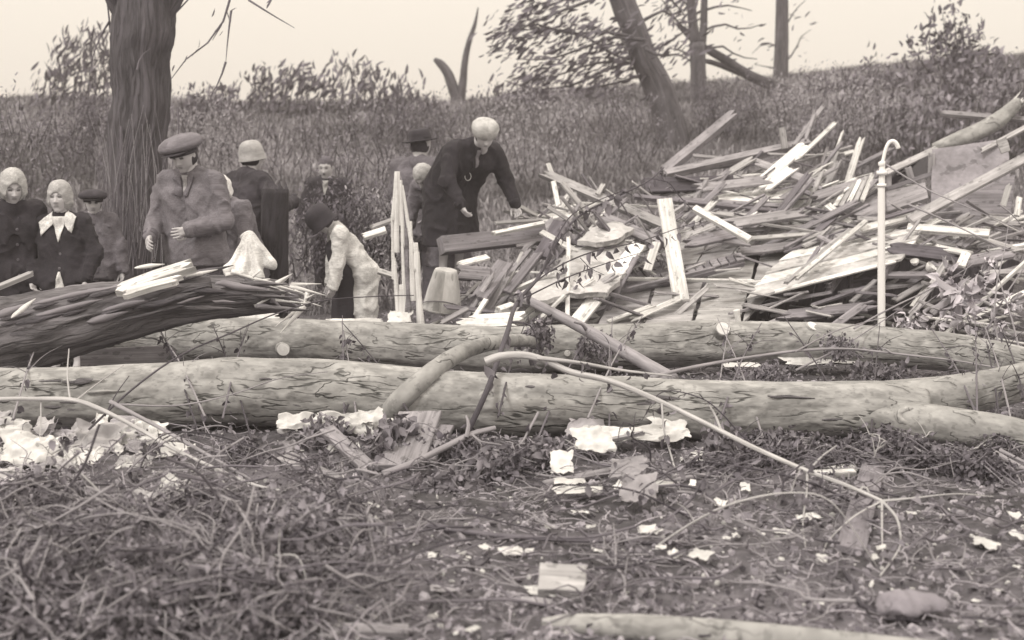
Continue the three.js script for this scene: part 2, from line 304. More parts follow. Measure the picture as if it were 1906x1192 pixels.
function inst(parent, name, geo, m, items, kind = 'stuff') {   // items: [pos, quaternion, scale(number|Vector3), brightness]
  const o = new THREE.InstancedMesh(geo, m, items.length); o.name = parent === scene ? numbered(name) : name;
  const c = new THREE.Color(); const sv = V();
  items.forEach(([p, q, s, b], i) => { if (typeof s === 'number') sv.set(s, s, s); else sv.copy(s); mtx4.compose(p, q, sv); o.setMatrixAt(i, mtx4); c.setRGB(b, b, b); o.setColorAt(i, c); });
  if (kind) o.userData.kind = kind; parent.add(o); return o;
}
const qDir = (dir, roll) => { const x = dir.clone().normalize(); const up = Math.abs(x.y) > 0.95 ? V(1, 0, 0) : V(0, 1, 0); const z = V().crossVectors(x, up).normalize(), y = V().crossVectors(z, x); const q = new THREE.Quaternion().setFromRotationMatrix(new THREE.Matrix4().makeBasis(x, y, z)); return q.multiply(new THREE.Quaternion().setFromAxisAngle(V(1, 0, 0), roll)); };

// ---------------------------------------------------------------- ground
{
  const ds = []; for (let d = -14; d < 2.6; d += 0.6) ds.push(d); for (let d = 2.6; d < 11; d += 0.045) ds.push(d); for (let d = 11; d < 33; d += 0.16) ds.push(d); for (let d = 33; d < 420; d *= 1.12) ds.push(d); ds.push(420);
  const cols = 220, pos = [], uv = [], idx = [];
  ds.forEach(d => { for (let i = 0; i <= cols; i++) { const u = i / cols * 2 - 1; const half = 5 + Math.abs(d) * 0.9; const s = Math.sign(u) * (0.6 * Math.abs(u) + 0.4 * Math.pow(Math.abs(u), 5) * 3); const x = s * half * 0.62, z = -d; pos.push(x, H(x, z), z); uv.push(x, z); } });
  for (let j = 0; j < ds.length - 1; j++) for (let i = 0; i < cols; i++) { const a = j * (cols + 1) + i, b = a + cols + 1; idx.push(a, a + 1, b, b, a + 1, b + 1); }
  const g = new THREE.BufferGeometry(); g.setAttribute('position', new THREE.Float32BufferAttribute(pos, 3)); g.setAttribute('uv', new THREE.Float32BufferAttribute(uv, 2)); g.setIndex(idx); g.computeVertexNormals();
  const o = new THREE.Mesh(g, M.ground); o.name = 'ground'; o.userData = { kind: 'structure', label: 'bare trampled earth rising to a grassy bank' }; scene.add(o);
}

// grass on the bank
function tuftGeo(sd, n, h, spread) { const r = rng(sd), pos = [], idx = []; for (let i = 0; i < n; i++) { const a = r() * 6.28, l = h * (0.5 + r() * 0.6), bx = (r() - 0.5) * spread, bz = (r() - 0.5) * spread, lean = 0.3 + r() * 1.1, w = 0.004 + r() * 0.004; const dx = Math.cos(a), dz = Math.sin(a), k = pos.length / 3; pos.push(bx - dz * w, -0.03, bz + dx * w, bx + dz * w, -0.03, bz - dx * w, bx + dx * lean * l * 0.35 - dz * w * 0.8, l * 0.6, bz + dz * lean * l * 0.35 + dx * w * 0.8, bx + dx * lean * l * 0.35 + dz * w * 0.8, l * 0.6, bz + dz * lean * l * 0.35 - dx * w * 0.8, bx + dx * lean * l, l * (1 - lean * 0.25), bz + dz * lean * l); idx.push(k, k + 1, k + 2, k + 2, k + 1, k + 3, k + 2, k + 3, k + 4); } const g = new THREE.BufferGeometry(); g.setAttribute('position', new THREE.Float32BufferAttribute(pos, 3)); g.setIndex(idx); g.setAttribute('uv', new THREE.Float32BufferAttribute(new Float32Array(pos.length / 3 * 2), 2)); g.computeVertexNormals(); return g; }
{
  const r = rng(77), items = [[], [], []];
  for (let i = 0; i < 34000; i++) {
    const d = 12.6 + 19 * Math.pow(r(), 0.8), x = (r() * 2 - 1) * (d * 0.5 + 1), z = -d;
    if (Math.abs(x - 3) < 2.6 && d < 14.6 && r() < 0.85) continue;
    const patch = 0.5 + fbm(x * 0.6, z * 0.6, 4, 4);
    const big = fbm(x * 0.22 + 9, z * 0.3, 2, 3); if (r() < 0.35 * sstep(0.05, 0.3, big)) continue; const b = clamp(0.7 + 1.1 * big + 0.75 * (patch - 0.4) * r() + 0.2 * (r() - 0.5), 0.3, 1.5), s = (0.45 + 0.9 * r() * (0.5 + patch)) * (d > 28 ? 0.8 : 1);
    items[i % 3].push([V(x, H(x, z), z), new THREE.Quaternion().setFromEuler(eul.set(0.2 * (r() - 0.5), r() * 6.28, 0.2 * (r() - 0.5))), V(s, s, s), b]);
  }
  items.forEach((it, k) => { const o = inst(scene, ['bank_grass', 'dry_grass', 'weeds'][k], tuftGeo(k + 5, 16, [0.2, 0.15, 0.26][k], 0.34), M.grass, it); o.userData.label = ['rough grey grass covering the bank', 'short dry grass among the bank grass', 'straggling weeds covering the bank'][k]; o.userData.category = ['grass', 'dry grass', 'weeds'][k]; });
}

// ---------------------------------------------------------------- trees
function twigLeaves(parent, name, polys, { n, len, w = 1, spread, wind, m = M.leafSky, geo = LEAF_LONG, sd = 1, bias = 0.55 }) {
  const r = rng(sd), items = [];
  for (const pl of polys) {
    const c = new THREE.CatmullRomCurve3(pl); const L = c.getLength(); const k = Math.round(n * L);
    for (let i = 0; i < k; i++) {
      const t = Math.pow(r(), 0.75), p = c.getPoint(t), g = () => (r() + r() + r() - 1.5) * spread;
      p.add(V(g(), g() * 0.9, g()));
      const dir = wind.clone().add(V((r() - 0.5), (r() - 0.5), (r() - 0.5)).multiplyScalar(bias * 2));
      const s = len * (0.55 + 0.8 * r()); items.push([p, qDir(dir, r() * 6.28), V(s, s * w, s * w), 0.7 + 0.6 * r()]);
    }
  }
  return inst(parent, name, geo, m, items);
}
function twigList(parent, name, polys, r0, m, seg = 5) { polys.forEach((pl, i) => part(parent, name, limb(pl, pl.map((_, k) => r0 * (1 - 0.75 * k / (pl.length - 1))), { seg, step: 0.25, rough: 0.08, seed: i, cap: false }), m)); }
function twigs(polys, r0, seg = 5) { return mergeAll(polys.map((pl, i) => limb(pl, pl.map((_, k) => r0 * (1 - 0.75 * k / (pl.length - 1))), { seg, step: 0.25, rough: 0.08, seed: i, cap: false }))); }

// big left trunk, close by
{
  const d = 11.6, t = thing('large_tree', 'thick dark bare tree trunk rising behind the people at left', 'tree');
  const base = P(255, 590, d); base.y = H(base.x, base.z);
  part(t, 'trunk', limb([V(base.x - 0.02, -0.25, -d), V(base.x - 0.02, 0.12, -d), P(250, 470, d), P(251, 350, d), P(256, 250, d), P(262, 190, d), P(260, 100, d), P(264, 60, d), P(268, 0, d), P(272, -60, d), P(276, -160, d)], [0.38, 0.31, 0.275, 0.262, 0.25, 0.238, 0.25, 0.27, 0.25, 0.265, 0.24], { seg: 56, step: 0.04, rough: 0.11, ridge: 0.06, freq: 9, seed: 4 }), M.trunkDark);
  { const r = rng(919); for (let i = 0; i < 110; i++) { const x = 170 + 165 * r(), y0 = 520 - 90 * r(), y1 = y0 - 90 - 190 * r(); part(t, 'wispy_shoot', limb([P(x, y0, d - 0.42), P(x + (r() - .5) * 26, (y0 + y1) / 2, d - 0.46), P(x + (r() - .45) * 60, y1, d - 0.4 - 0.1 * r())], [0.004, 0.003, 0.0015], { seg: 5, step: 0.1, cap: false }), i % 3 ? M.twigMid : M.twigPale); } }
  part(t, 'limb', limb([P(240, 40, d), P(215, 0, d - .1), P(196, -60, d - .2), P(170, -160, d - .3)], [0.1, 0.085, 0.07, 0.05], { seg: 12, rough: 0.06 }), M.trunkDark);
  part(t, 'limb', limb([P(290, 40, d), P(325, 0, d), P(350, -70, d), P(390, -160, d)], [0.09, 0.07, 0.055, 0.04], { seg: 12, rough: 0.06 }), M.trunkDark);
  const tw = [[P(310, 40, d), P(345, 5, d), P(385, -40, d)], [P(312, 30, d), P(335, -5, d), P(350, -50, d)], [P(205, 60, d), P(200, 10, d), P(192, -40, d)], [P(203, 40, d), P(180, 80, d - .2), P(165, 140, d - .3)], [P(430, -10, d), P(405, 60, d), P(330, 125, d), P(316, 150, d)], [P(430, -10, d), P(415, 40, d), P(395, 75, d)], [P(462, 0, d), P(510, 30, d), P(548, 52, d)], [P(318, 50, d), P(312, 65, d), P(318, 150, d)], [P(390, -160, d), P(430, -60, d), P(430, -10, d)], [P(350, -70, d), P(420, -60, d), P(462, 0, d)], [P(420, 115, d), P(408, 150, d), P(392, 178, d)], [P(430, 20, d), P(424, 70, d), P(420, 115, d)], [P(225, 235, d - .28), P(222, 340, d - .3), P(214, 470, d - .33)], [P(255, 130, d - .27), P(262, 105, d - .28), P(280, 90, d - .28)], [P(330, 200, d - .3), P(332, 235, d - .3), P(331, 258, d - .3)], [P(215, 330, d - .3), P(230, 420, d - .35), P(225, 490, d - .35)]];
  twigList(t, 'twig', tw, 0.011, M.twigMid);
  const wl = twigLeaves(t, 'leaves', tw.slice(4, 8), { n: 9, len: 0.09, spread: 0.12, wind: V(0.4, 0.8, 0), sd: 3 });
  wl.userData.kind = 'stuff';
}
// leaning tree with windblown foliage
{
  const d = 22, t = thing('leaning_tree', 'tree with leaning grey trunk and windblown foliage on its left', 'tree');
  part(t, 'trunk', limb(pp([[1262, 330, d], [1256, 285, d], [1246, 230, d], [1228, 170, d], [1200, 110, d], [1178, 50, d], [1158, 0, d], [1140, -50, d], [1120, -120, d]]), [0.34, 0.29, 0.255, 0.24, 0.215, 0.205, 0.2, 0.19, 0.16], { seg: 24, step: 0.1, rough: 0.07, ridge: 0.06, seed: 9 }), M.trunkMid);
  const bl = [[[1180, 70], [1130, 60], [1060, 62], [985, 45], [930, 75]], [[1160, 0], [1100, -30], [1020, -15], [950, 20]], [[1205, 115], [1150, 105], [1075, 62], [1000, 55], [915, 62]], [[1200, 75], [1140, 70], [1085, 90], [1020, 110], [960, 110]], [[1215, 130], [1160, 115], [1100, 120], [1040, 140], [985, 155]], [[1200, 110], [1130, 130], [1060, 160], [990, 165], [940, 150]], [[1150, -20], [1075, 10], [1020, 30], [960, 60], [905, 100]], [[1215, 130], [1165, 150], [1120, 160], [1090, 170]], [[1195, 40], [1240, 20], [1260, 40], [1285, 60]], [[1200, 90], [1230, 105], [1255, 100], [1280, 110]], [[1170, 0], [1215, -20], [1250, 0], [1275, 30]]].map((l, k) => l.map(([x, y]) => P(x, y, d + (k % 3 - 1) * 0.6)));
  twigList(t, 'branch', bl, 0.035, M.trunkMid);
  twigLeaves(t, 'leaves', bl.slice(0, 8), { n: 75, len: 0.17, w: 1.5, spread: 0.36, wind: V(0.95, 0.62, 0.1), sd: 21, bias: 0.5 });
  twigLeaves(t, 'leaves', bl.slice(8), { n: 38, len: 0.2, w: 1.2, spread: 0.3, wind: V(0.7, 0.6, 0.1), sd: 22, bias: 0.5 });
}
// twin-stem tree
{
  const d = 25, t = thing('twin_stem_tree', 'tree with two upright stems joining low, beside the leaning tree', 'tree');
  part(t, 'trunk', limb(pp([[1302, 240, d], [1300, 200, d], [1300, 130, d], [1298, 80, d]]), [0.2, 0.16, 0.145, 0.15], { seg: 18, step: 0.1, rough: 0.06, ridge: 0.05, seed: 14 }), M.trunkMid);
  part(t, 'stem', limb(pp([[1299, 100, d], [1292, 60, d], [1287, 10, d], [1284, -80, d]]), [0.12, 0.095, 0.09, 0.07], { seg: 14, step: 0.1, rough: 0.06, seed: 15 }), M.trunkMid);
  part(t, 'stem', limb(pp([[1302, 100, d], [1309, 60, d], [1311, 10, d], [1312, -80, d]]), [0.11, 0.075, 0.065, 0.055], { seg: 14, step: 0.1, rough: 0.06, seed: 16 }), M.trunkMid);
  const bl = [[[1295, 70], [1265, 45], [1240, 10], [1225, -10]], [[1298, 110], [1270, 95], [1245, 90]], [[1305, 60], [1345, 45], [1380, 55], [1420, 45]], [[1302, 100], [1340, 85], [1375, 105], [1410, 110]], [[1290, 20], [1270, 0], [1250, -20]], [[1310, 20], [1350, 10], [1400, 20]]].map(l => l.map(([x, y]) => P(x, y, d)));
  twigList(t, 'branch', bl, 0.03, M.trunkMid);
  twigLeaves(t, 'leaves', [bl[0], bl[1], bl[4]], { n: 29, len: 0.2, w: 1.3, spread: 0.33, wind: V(0.6, 0.5, 0), sd: 31, bias: 0.7 });
  twigLeaves(t, 'leaves', [bl[2], bl[3], bl[5]], { n: 7, len: 0.17, w: 1.3, spread: 0.3, wind: V(0.6, 0.4, 0), sd: 32, bias: 0.7 });
}
{ // broken bough propped between the twin stems and the crest
  const d = 26, t = thing('broken_bough', 'dark forked bough slanting down from twin-stem tree to the crest', 'branch');
  part(t, 'stem', limb(pp([[1262, 45, d], [1300, 82, d], [1340, 105, d], [1395, 140, d], [1445, 163, d], [1480, 178, d]]), [0.05, 0.075, 0.085, 0.1, 0.12, 0.1], { seg: 12, rough: 0.08, seed: 3 }), M.trunkDark);
  part(t, 'stem', limb(pp([[1280, 112, d], [1320, 115, d], [1370, 133, d], [1410, 150, d]]), [0.03, 0.05, 0.06, 0.06], { seg: 10, rough: 0.08, seed: 5 }), M.trunkDark);
}
{ // straight trunk
  const d = 28, t = thing('straight_tree', 'single straight vertical tree trunk standing on the crest', 'tree');
  part(t, 'trunk', limb(pp([[1452, 190, d], [1453, 150, d], [1455, 90, d], [1456, 0, d], [1457, -120, d]]), [0.2, 0.165, 0.145, 0.13, 0.11], { seg: 18, step: 0.1, rough: 0.06, ridge: 0.05, seed: 19 }), M.trunkMid);
  const bl = [[[1458, 120], [1480, 95], [1490, 70], [1510, 55]], [[1457, 60], [1480, 20], [1500, 0]], [[1452, 90], [1425, 80], [1400, 100]], [[1456, 140], [1480, 140], [1500, 130]], [[1455, 130], [1430, 125], [1405, 120]]].map(l => l.map(([x, y]) => P(x, y, d)));
  twigList(t, 'branch', bl, 0.022, M.trunkMid);
  twigLeaves(t, 'leaves', bl, { n: 9, len: 0.15, w: 1.3, spread: 0.25, wind: V(0.6, 0.4, 0), sd: 41, bias: 0.7 });
}
{ // snapped forked sapling
  const d = 28.5, t = thing('forked_snag', 'small dead forked snag with one snapped arm on the skyline', 'tree');
  part(t, 'trunk', limb(pp([[855, 230, d], [853, 200, d], [852, 180, d]]), [0.17, 0.15, 0.13], { seg: 14, rough: 0.08, seed: 2 }), M.trunkMid);
  part(t, 'snapped_arm', limb(pp([[852, 190, d], [842, 160, d], [832, 135, d], [818, 117, d], [808, 110, d]]), [0.13, 0.12, 0.105, 0.085, 0.04], { seg: 12, rough: 0.1, seed: 3 }), M.trunkMid);
  part(t, 'tall_arm', limb(pp([[856, 192, d], [862, 150, d], [866, 110, d], [874, 75, d], [884, 45, d], [890, 14, d]]), [0.11, 0.085, 0.07, 0.06, 0.04, 0.012], { seg: 12, rough: 0.08, seed: 4 }), M.trunkMid);
}
// bushes along the skyline, each with stems and its own leaves
function bush(label, list, d, { sd, n = 70, len = 0.17, spread = 0.24, wind = V(0.25, 0.9, 0), bias = 0.62, w = 1.7, stem = 0.014, m = M.leafSky }) {
  const t = thing('bush', label, 'bush', 'bushes on the bank'); const r = rng(sd);
  const polys = list.map(([x, y, x2, y2]) => [P(x, y, d), P((x + x2) / 2 + (r() - .5) * 16, (y + y2) / 2, d + (r() - .5) * 0.8), P(x2, y2, d + (r() - .5) * 1.4)]);
  part(t, 'stems', twigs(polys, stem), M.trunkMid).userData.kind = 'stuff';
  twigLeaves(t, 'leaves', polys, { n, len, w, spread, wind, sd, bias, m });
  return t;
}
{
  const r = rng(5), fan = (x0, x1, yb, tops, k, jitter = 22) => { const a = []; for (let i = 0; i < k; i++) { const x = lerp(x0, x1, (i + r()) / k); a.push([x, yb + r() * 20, x + (r() - .3) * jitter * 2, table(tops, x) + (r() - .25) * 62]); } return a; };
  bush('tall loose windswept bush on the skyline left of the thick trunk', fan(70, 205, 195, [[60, 150], [90, 90], [130, 60], [170, 70], [205, 60]], 17), 24, { sd: 51, n: 27, len: 0.19, wind: V(0.35, 0.9, 0), w: 1.2 });
  bush('low dark bush close to the right side of the thick trunk', fan(312, 425, 205, [[310, 190], [360, 182], [425, 178]], 12, 8), 24, { sd: 52, n: 84, len: 0.13, spread: 0.16, bias: 0.8 });
  bush('windswept bush on the skyline above the woman in pale cloche hat', fan(440, 600, 208, [[440, 165], [480, 125], [540, 130], [570, 120], [600, 150]], 17), 26, { sd: 53, n: 25, len: 0.19, wind: V(0.4, 0.85, 0) });
  bush('ragged bush on the skyline left of the forked snag', fan(615, 800, 206, [[610, 150], [640, 118], [700, 125], [760, 150], [800, 170]], 19), 26, { sd: 54, n: 25, len: 0.18, wind: V(0.15, 0.95, 0) });
  bush('low scrub beneath the leaning tree foliage', fan(890, 1120, 190, [[890, 178], [960, 162], [1040, 168], [1120, 165]], 17, 14), 26, { sd: 55, n: 36, len: 0.15, bias: 0.8 });
  bush('rounded leafy bush topping the right end of the bank', [[1790, 190, 1755, 25], [1800, 190, 1775, 10], [1800, 190, 1800, 40], [1780, 200, 1720, 60], [1770, 200, 1690, 75], [1810, 200, 1840, 80], [1800, 190, 1820, 60], [1790, 190, 1740, 50], [1780, 180, 1740, 100], [1800, 200, 1860, 110], [1810, 190, 1800, 90], [1780, 190, 1765, 70], [1830, 200, 1870, 120]], 22, { sd: 56, n: 46, len: 0.14, w: 2.1, spread: 0.24, bias: 1.0, stem: 0.02 });
  bush('low scrub on the crest between straight trunk and rounded bush', fan(1500, 1740, 155, [[1500, 140], [1560, 135], [1620, 118], [1700, 125], [1740, 110]], 24, 14), 25, { sd: 57, n: 40, len: 0.12, w: 1.9, spread: 0.2, bias: 1 });
  bush('mass of leafy scrub on the bank at the right edge', fan(1660, 1960, 300, [[1660, 170], [1740, 140], [1850, 120], [1960, 100]], 34, 30), 20, { sd: 58, n: 34, len: 0.13, w: 2, spread: 0.26, bias: 1, m: M.leaf });
  bush('loose leafy scrub on the bank behind the standpipe', fan(1480, 1680, 290, [[1480, 220], [1560, 180], [1680, 160]], 22, 26), 21, { sd: 59, n: 27, len: 0.12, w: 2, spread: 0.24, bias: 1, m: M.leaf });
}

// tangled brush on the bank behind the people
{
  const r = rng(606), fan = (x0, x1, y0, y1, k) => { const a = []; for (let i = 0; i < k; i++) { const x = lerp(x0, x1, r()), y = lerp(y0, y1, r()); a.push([x, y + 14, x + (r() - .5) * 70, y - 30 - 45 * r()]); } return a; };
  const where = [[-40, 110, 230, 420, 15, 'dark tangled brush on the bank at the left edge'], [110, 220, 230, 340, 17, 'dark tangled brush just left of the thick trunk'], [320, 450, 230, 330, 18, 'dark tangled brush behind the big flat cap'], [440, 600, 230, 330, 19, 'dark tangled brush behind the pale cloche and dark bob'], [545, 700, 400, 520, 12.2, 'low dark brush hiding the legs of the dark suit'], [690, 800, 400, 520, 12.4, 'low dark brush behind the splintered post'], [600, 740, 230, 400, 16, 'dark tangled brush behind the dark suit'], [700, 860, 230, 300, 20, 'dark tangled brush behind the brimmed hat'], [900, 1060, 210, 330, 19, 'tangled brush on the bank right of the white beret'], [1040, 1220, 210, 320, 20, 'tangled brush on the bank left of the leaning trunk'], [1300, 1460, 190, 260, 22, 'tangled brush on the bank under the twin-stem tree'], [1440, 1640, 180, 290, 20, 'tangled brush on the bank behind the splintered planks']];
  where.forEach(([x0, x1, y0, y1, d, label], i) => bush(label, fan(x0, x1, y0, y1, 60), d, { sd: 610 + i, n: i % 3 ? 46 : 26, len: 0.05, w: 1.7, spread: 0.2, bias: 1, stem: 0.008, m: [M.leaf, M.leafSky, M.leafDry][i % 3] }));
}
// ---------------------------------------------------------------- fallen trunks
function cutFace(parent, a, b, r, name = 'cut_end') { const g = limb([a, V().lerpVectors(a, b, 0.5), b], [r, r * 0.995, r * 0.97], { seg: 20, step: 0.02, rough: 0.02 }); return part(parent, name, g, M.cutEnd); }
function splinters(parent, c, dir, n, L, rad, sd, r0 = 0.012) { const r = rng(sd); for (let i = 0; i < n; i++) { const o = V(r() - .5, r() - .5, r() - .5).multiplyScalar(rad * 2); o.addScaledVector(dir, -o.dot(dir)); const a = c.clone().add(o), l = L * (0.35 + r()); const b = a.clone().addScaledVector(dir, l).add(V(r() - .5, r() - .5, r() - .5).multiplyScalar(l * 0.3)); part(parent, 'splinter', spike(a, b, r0 * (0.6 + r()), 0.0015, 5, sd + i), i % 3 ? M.splinter : M.trunkMid); } }
{
  const t = thing('fallen_log', 'long pale fallen trunk across the foreground, forking at the right edge', 'log');
  part(t, 'trunk', limb(pp([[-330, 742, 7.3], [-120, 744, 7.25], [60, 742, 7.2], [240, 738, 7.18], [420, 730, 7.15], [600, 732, 7.12], [740, 742, 7.1], [900, 752, 7.05], [1100, 757, 7.0], [1300, 764, 6.95], [1500, 762, 6.92], [1640, 763, 6.9], [1720, 770, 6.9]]), [0.17, 0.17, 0.17, 0.175, 0.19, 0.185, 0.178, 0.172, 0.168, 0.16, 0.152, 0.15, 0.13], { seg: 64, step: 0.025, rough: 0.06, ridge: 0.06, freq: 6, seed: 21 }), M.logSmooth);
  part(t, 'bough', limb(pp([[1560, 762, 6.95], [1650, 752, 6.98], [1740, 742, 7.05], [1830, 728, 7.15], [1920, 708, 7.3], [2080, 670, 7.6]]), [0.11, 0.125, 0.118, 0.112, 0.108, 0.1], { seg: 40, step: 0.03, rough: 0.04, ridge: 0.03, freq: 4, seed: 25 }), M.logSmooth);
  part(t, 'bough', limb(pp([[1580, 775, 6.85], [1680, 782, 6.8], [1780, 795, 6.7], [1870, 808, 6.6], [1960, 832, 6.45], [2080, 870, 6.3]]), [0.09, 0.105, 0.1, 0.095, 0.09, 0.085], { seg: 40, step: 0.03, rough: 0.04, ridge: 0.03, freq: 4, seed: 27 }), M.logSmooth);
  part(t, 'curved_branch', limb(pp([[700, 800, 7.02], [722, 772, 6.95], [750, 740, 6.92], [790, 704, 6.96], [815, 684, 7.05], [850, 661, 7.25], [905, 641, 7.6], [970, 634, 8.05], [1000, 640, 8.4]]), [0.03, 0.058, 0.06, 0.053, 0.05, 0.046, 0.043, 0.04, 0.034], { seg: 22, step: 0.03, rough: 0.06, ridge: 0.05, seed: 30 }), M.logSmooth);
  const knot = (x, y, d, r, sd) => { const c = P(x, y, d), f = (X, Y, Z) => { const q = Math.hypot(X / 1.5, Y); let e = Math.hypot(q - r, Z * 0.8) - r * 0.45; e = smin(e, ell(X, Y, Z, [0, 0, -r * 0.2], [r * 0.9, r * 0.6, r * 0.35]), r * 0.3); return e + r * 0.2 * noise(X / r * 1.3 + sd, Y / r * 1.3, Z / r); }; const g = nets(f, [-r * 2.8, -r * 2, -r], [r * 2.8, r * 2, r], r / 5); g.rotateX(-0.35); g.translate(c.x, c.y, c.z); part(t, 'knot', g, M.logSmooth); };
  knot(1505, 768, 6.79, 0.03, 1); knot(1180, 742, 6.86, 0.022, 2); knot(355, 752, 7.0, 0.026, 3); knot(905, 738, 6.9, 0.02, 4); knot(1690, 775, 6.72, 0.034, 5); knot(160, 730, 7.06, 0.02, 6); knot(1330, 778, 6.8, 0.018, 7);
  { const r = rng(1212); for (let i = 0; i < 46; i++) { const x = 20 + 1560 * r(), k = r(), cy = table([[0, 742], [420, 730], [740, 742], [1100, 757], [1600, 763]], x), y = cy - 34 + 78 * k; const R = 0.172, dd = table([[0, 7.2], [740, 7.1], [1640, 6.9]], x), yy = (y - cy) * dd / FPX; const front = dd - Math.sqrt(Math.max(0.001, R * R - yy * yy)) - 0.002; const l = 26 + 70 * r(); part(t, 'bark_flake', shard(P(x, y, front), P(x + l, y + (r() - .5) * 10, front), 0.006 + 0.007 * r(), i + 60), i % 3 ? M.logRough : M.logSmooth); } }
  rebase(t, V(0, 0, -7));
}
{
  const t = thing('fallen_log', 'second fallen trunk behind the first, with round sawn branch stubs', 'log');
  part(t, 'trunk', limb(pp([[120, 640, 9.5], [260, 636, 9.4], [420, 636, 9.3], [600, 640, 9.25], [800, 648, 9.2], [950, 652, 9.1], [1100, 648, 9.05], [1280, 641, 9.05], [1400, 640, 9.05], [1540, 640, 9.0], [1680, 648, 8.85], [1790, 659, 8.6], [1906, 682, 8.2], [2060, 730, 7.8]]), [0.17, 0.172, 0.172, 0.17, 0.166, 0.165, 0.165, 0.16, 0.155, 0.142, 0.134, 0.128, 0.122, 0.11], { seg: 60, step: 0.025, rough: 0.06, ridge: 0.06, freq: 6, seed: 33 }), M.logSmooth);
  const stub = (a, b, r) => { const s = part(t, 'stub', limb([P(...a), V().lerpVectors(P(...a), P(...b), 0.5), P(...b)], [r * 1.25, r * 1.05, r], { seg: 20, step: 0.02, rough: 0.05 }), M.logSmooth); const q = V().subVectors(P(...b), P(...a)).normalize(); cutFace(s, P(...b), P(...b).addScaledVector(q, 0.006), r * 0.92); };
  stub([1335, 628, 9.0], [1346, 612, 8.86], 0.052);
  stub([522, 648, 9.2], [527, 651, 9.02], 0.048);
  stub([1052, 660, 9.0], [1056, 658, 8.88], 0.024);
  stub([1500, 630, 9.0], [1514, 608, 8.95], 0.05);
  rebase(t, V(0, 0, -9.1));
}
{ // shattered dark trunk at left, held up off the ground
  const t = thing('shattered_log', 'dark shattered trunk with pale split wood and a torn broken end', 'log');
  part(t, 'bark', limb(pp([[-330, 690, 7.6], [-120, 655, 7.75], [0, 628, 7.85], [120, 602, 7.95], [230, 580, 8.05], [340, 561, 8.2], [440, 552, 8.35], [520, 552, 8.45], [556, 556, 8.5]]), [0.27, 0.25, 0.235, 0.21, 0.175, 0.14, 0.12, 0.095, 0.05], { seg: 48, step: 0.03, rough: 0.16, ridge: 0.2, freq: 6, seed: 37 }), M.logRough);
  part(t, 'bark_slab', limb(pp([[-60, 612, 7.75], [60, 588, 7.8], [180, 566, 7.9], [300, 543, 8.0], [392, 528, 8.1]]), [0.07, 0.08, 0.09, 0.08, 0.05], { seg: 26, step: 0.03, rough: 0.25, ridge: 0.3, freq: 8, seed: 39 }), M.logRough);
  const slab = (name, A, B, w, a, th, sd) => { const p = P(...A), q = P(...B); const o = new THREE.Mesh(boardGeo(p.distanceTo(q), w, th, { jag: 1, sd, bow: 0.012 }), a); o.name = name; alignBoard(o, p, q, V(-0.2, 0.75, 0.62)); t.add(o); return o; };  // lies on the bark
  const bright = wood(0.72), mid = wood(0.3), dim = wood(0.16);
  slab('split_wood', [216, 545, 7.71], [362, 494, 7.83], 0.085, bright, 0.05, 201);
  slab('split_wood', [225, 552, 7.65], [340, 520, 7.73], 0.05, bright, 0.04, 202);
  part(t, 'split_wood', shard(P(...[250, 499, 7.88]), P(...[306, 492, 7.93]), 0.015, 203), M.splinter);
  part(t, 'split_wood', shard(P(...[345, 516, 7.88]), P(...[405, 502, 7.98]), 0.014, 204), M.splinter);
  part(t, 'split_wood', shard(P(...[-40, 600, 7.43]), P(...[70, 560, 7.58]), 0.024, 205), M.splinterGrey);
  part(t, 'split_wood', shard(P(...[60, 566, 7.53]), P(...[225, 532, 7.68]), 0.017, 206), M.splinterGrey);
  part(t, 'split_wood', shard(P(...[20, 592, 7.43]), P(...[66, 556, 7.51]), 0.017, 207), M.splinter);
  part(t, 'split_wood', shard(P(...[330, 565, 7.85]), P(...[380, 551, 7.91]), 0.010, 208), M.splinterGrey);
  part(t, 'split_wood', shard(P(...[400, 528, 8.03]), P(...[500, 540, 8.13]), 0.024, 209), M.splinterGrey);
  { const r = rng(808); for (let i = 0; i < 34; i++) { const x = -40 + 520 * r(), k = r(); const yt = table([[-60, 590], [120, 548], [340, 508], [520, 528]], x) + k * 70, dd = 7.66 + (x / 560) * 0.55 - k * 0.03; const l = 40 + 90 * r(); part(t, 'bark_shard', shard(P(x, yt, dd), P(x + l, yt - l * (x > 330 ? -0.05 : 0.24), dd + l / 560 * 0.5), 0.012 + 0.018 * r(), i), [M.logRough, M.trunkMid, M.splinterGrey, M.trunkDark][i % 4]); } }
  { const r = rng(313); for (let i = 0; i < 16; i++) { const A = P(470 + 80 * r(), 520 + 50 * r(), 8.3), C = A.clone().add(V(0.06 + 0.2 * r(), (r() - .55) * 0.16, (r() - .5) * 0.12)); part(t, 'splinter', spike(A, C, 0.012 + 0.012 * r(), 0.002, 5, i + 70), i % 2 ? M.splinterGrey : M.splinter); } }
  const sp = (A, B, r, m = M.splinter) => part(t, 'splinter', spike(P(...A), P(...B), r, 0.002, 6, A[0]), m);
  sp([445, 512, 8.25], [562, 540, 8.32], 0.014); sp([460, 520, 8.22], [545, 548, 8.28], 0.013); sp([500, 528, 8.25], [572, 548, 8.3], 0.011); sp([548, 540, 8.3], [576, 552, 8.3], 0.013); sp([572, 545, 8.3], [562, 578, 8.28], 0.016); sp([566, 570, 8.28], [522, 620, 8.2], 0.024); sp([556, 575, 8.3], [512, 608, 8.22], 0.016); sp([430, 505, 8.2], [478, 522, 8.22], 0.02); sp([455, 522, 8.2], [520, 540, 8.24], 0.016, M.trunkMid); sp([480, 545, 8.2], [560, 562, 8.25], 0.02, M.trunkMid); sp([470, 515, 8.22], [485, 504, 8.22], 0.012); sp([420, 512, 8.2], [455, 507, 8.2], 0.016); sp([568, 556, 8.28], [585, 548, 8.3], 0.007);
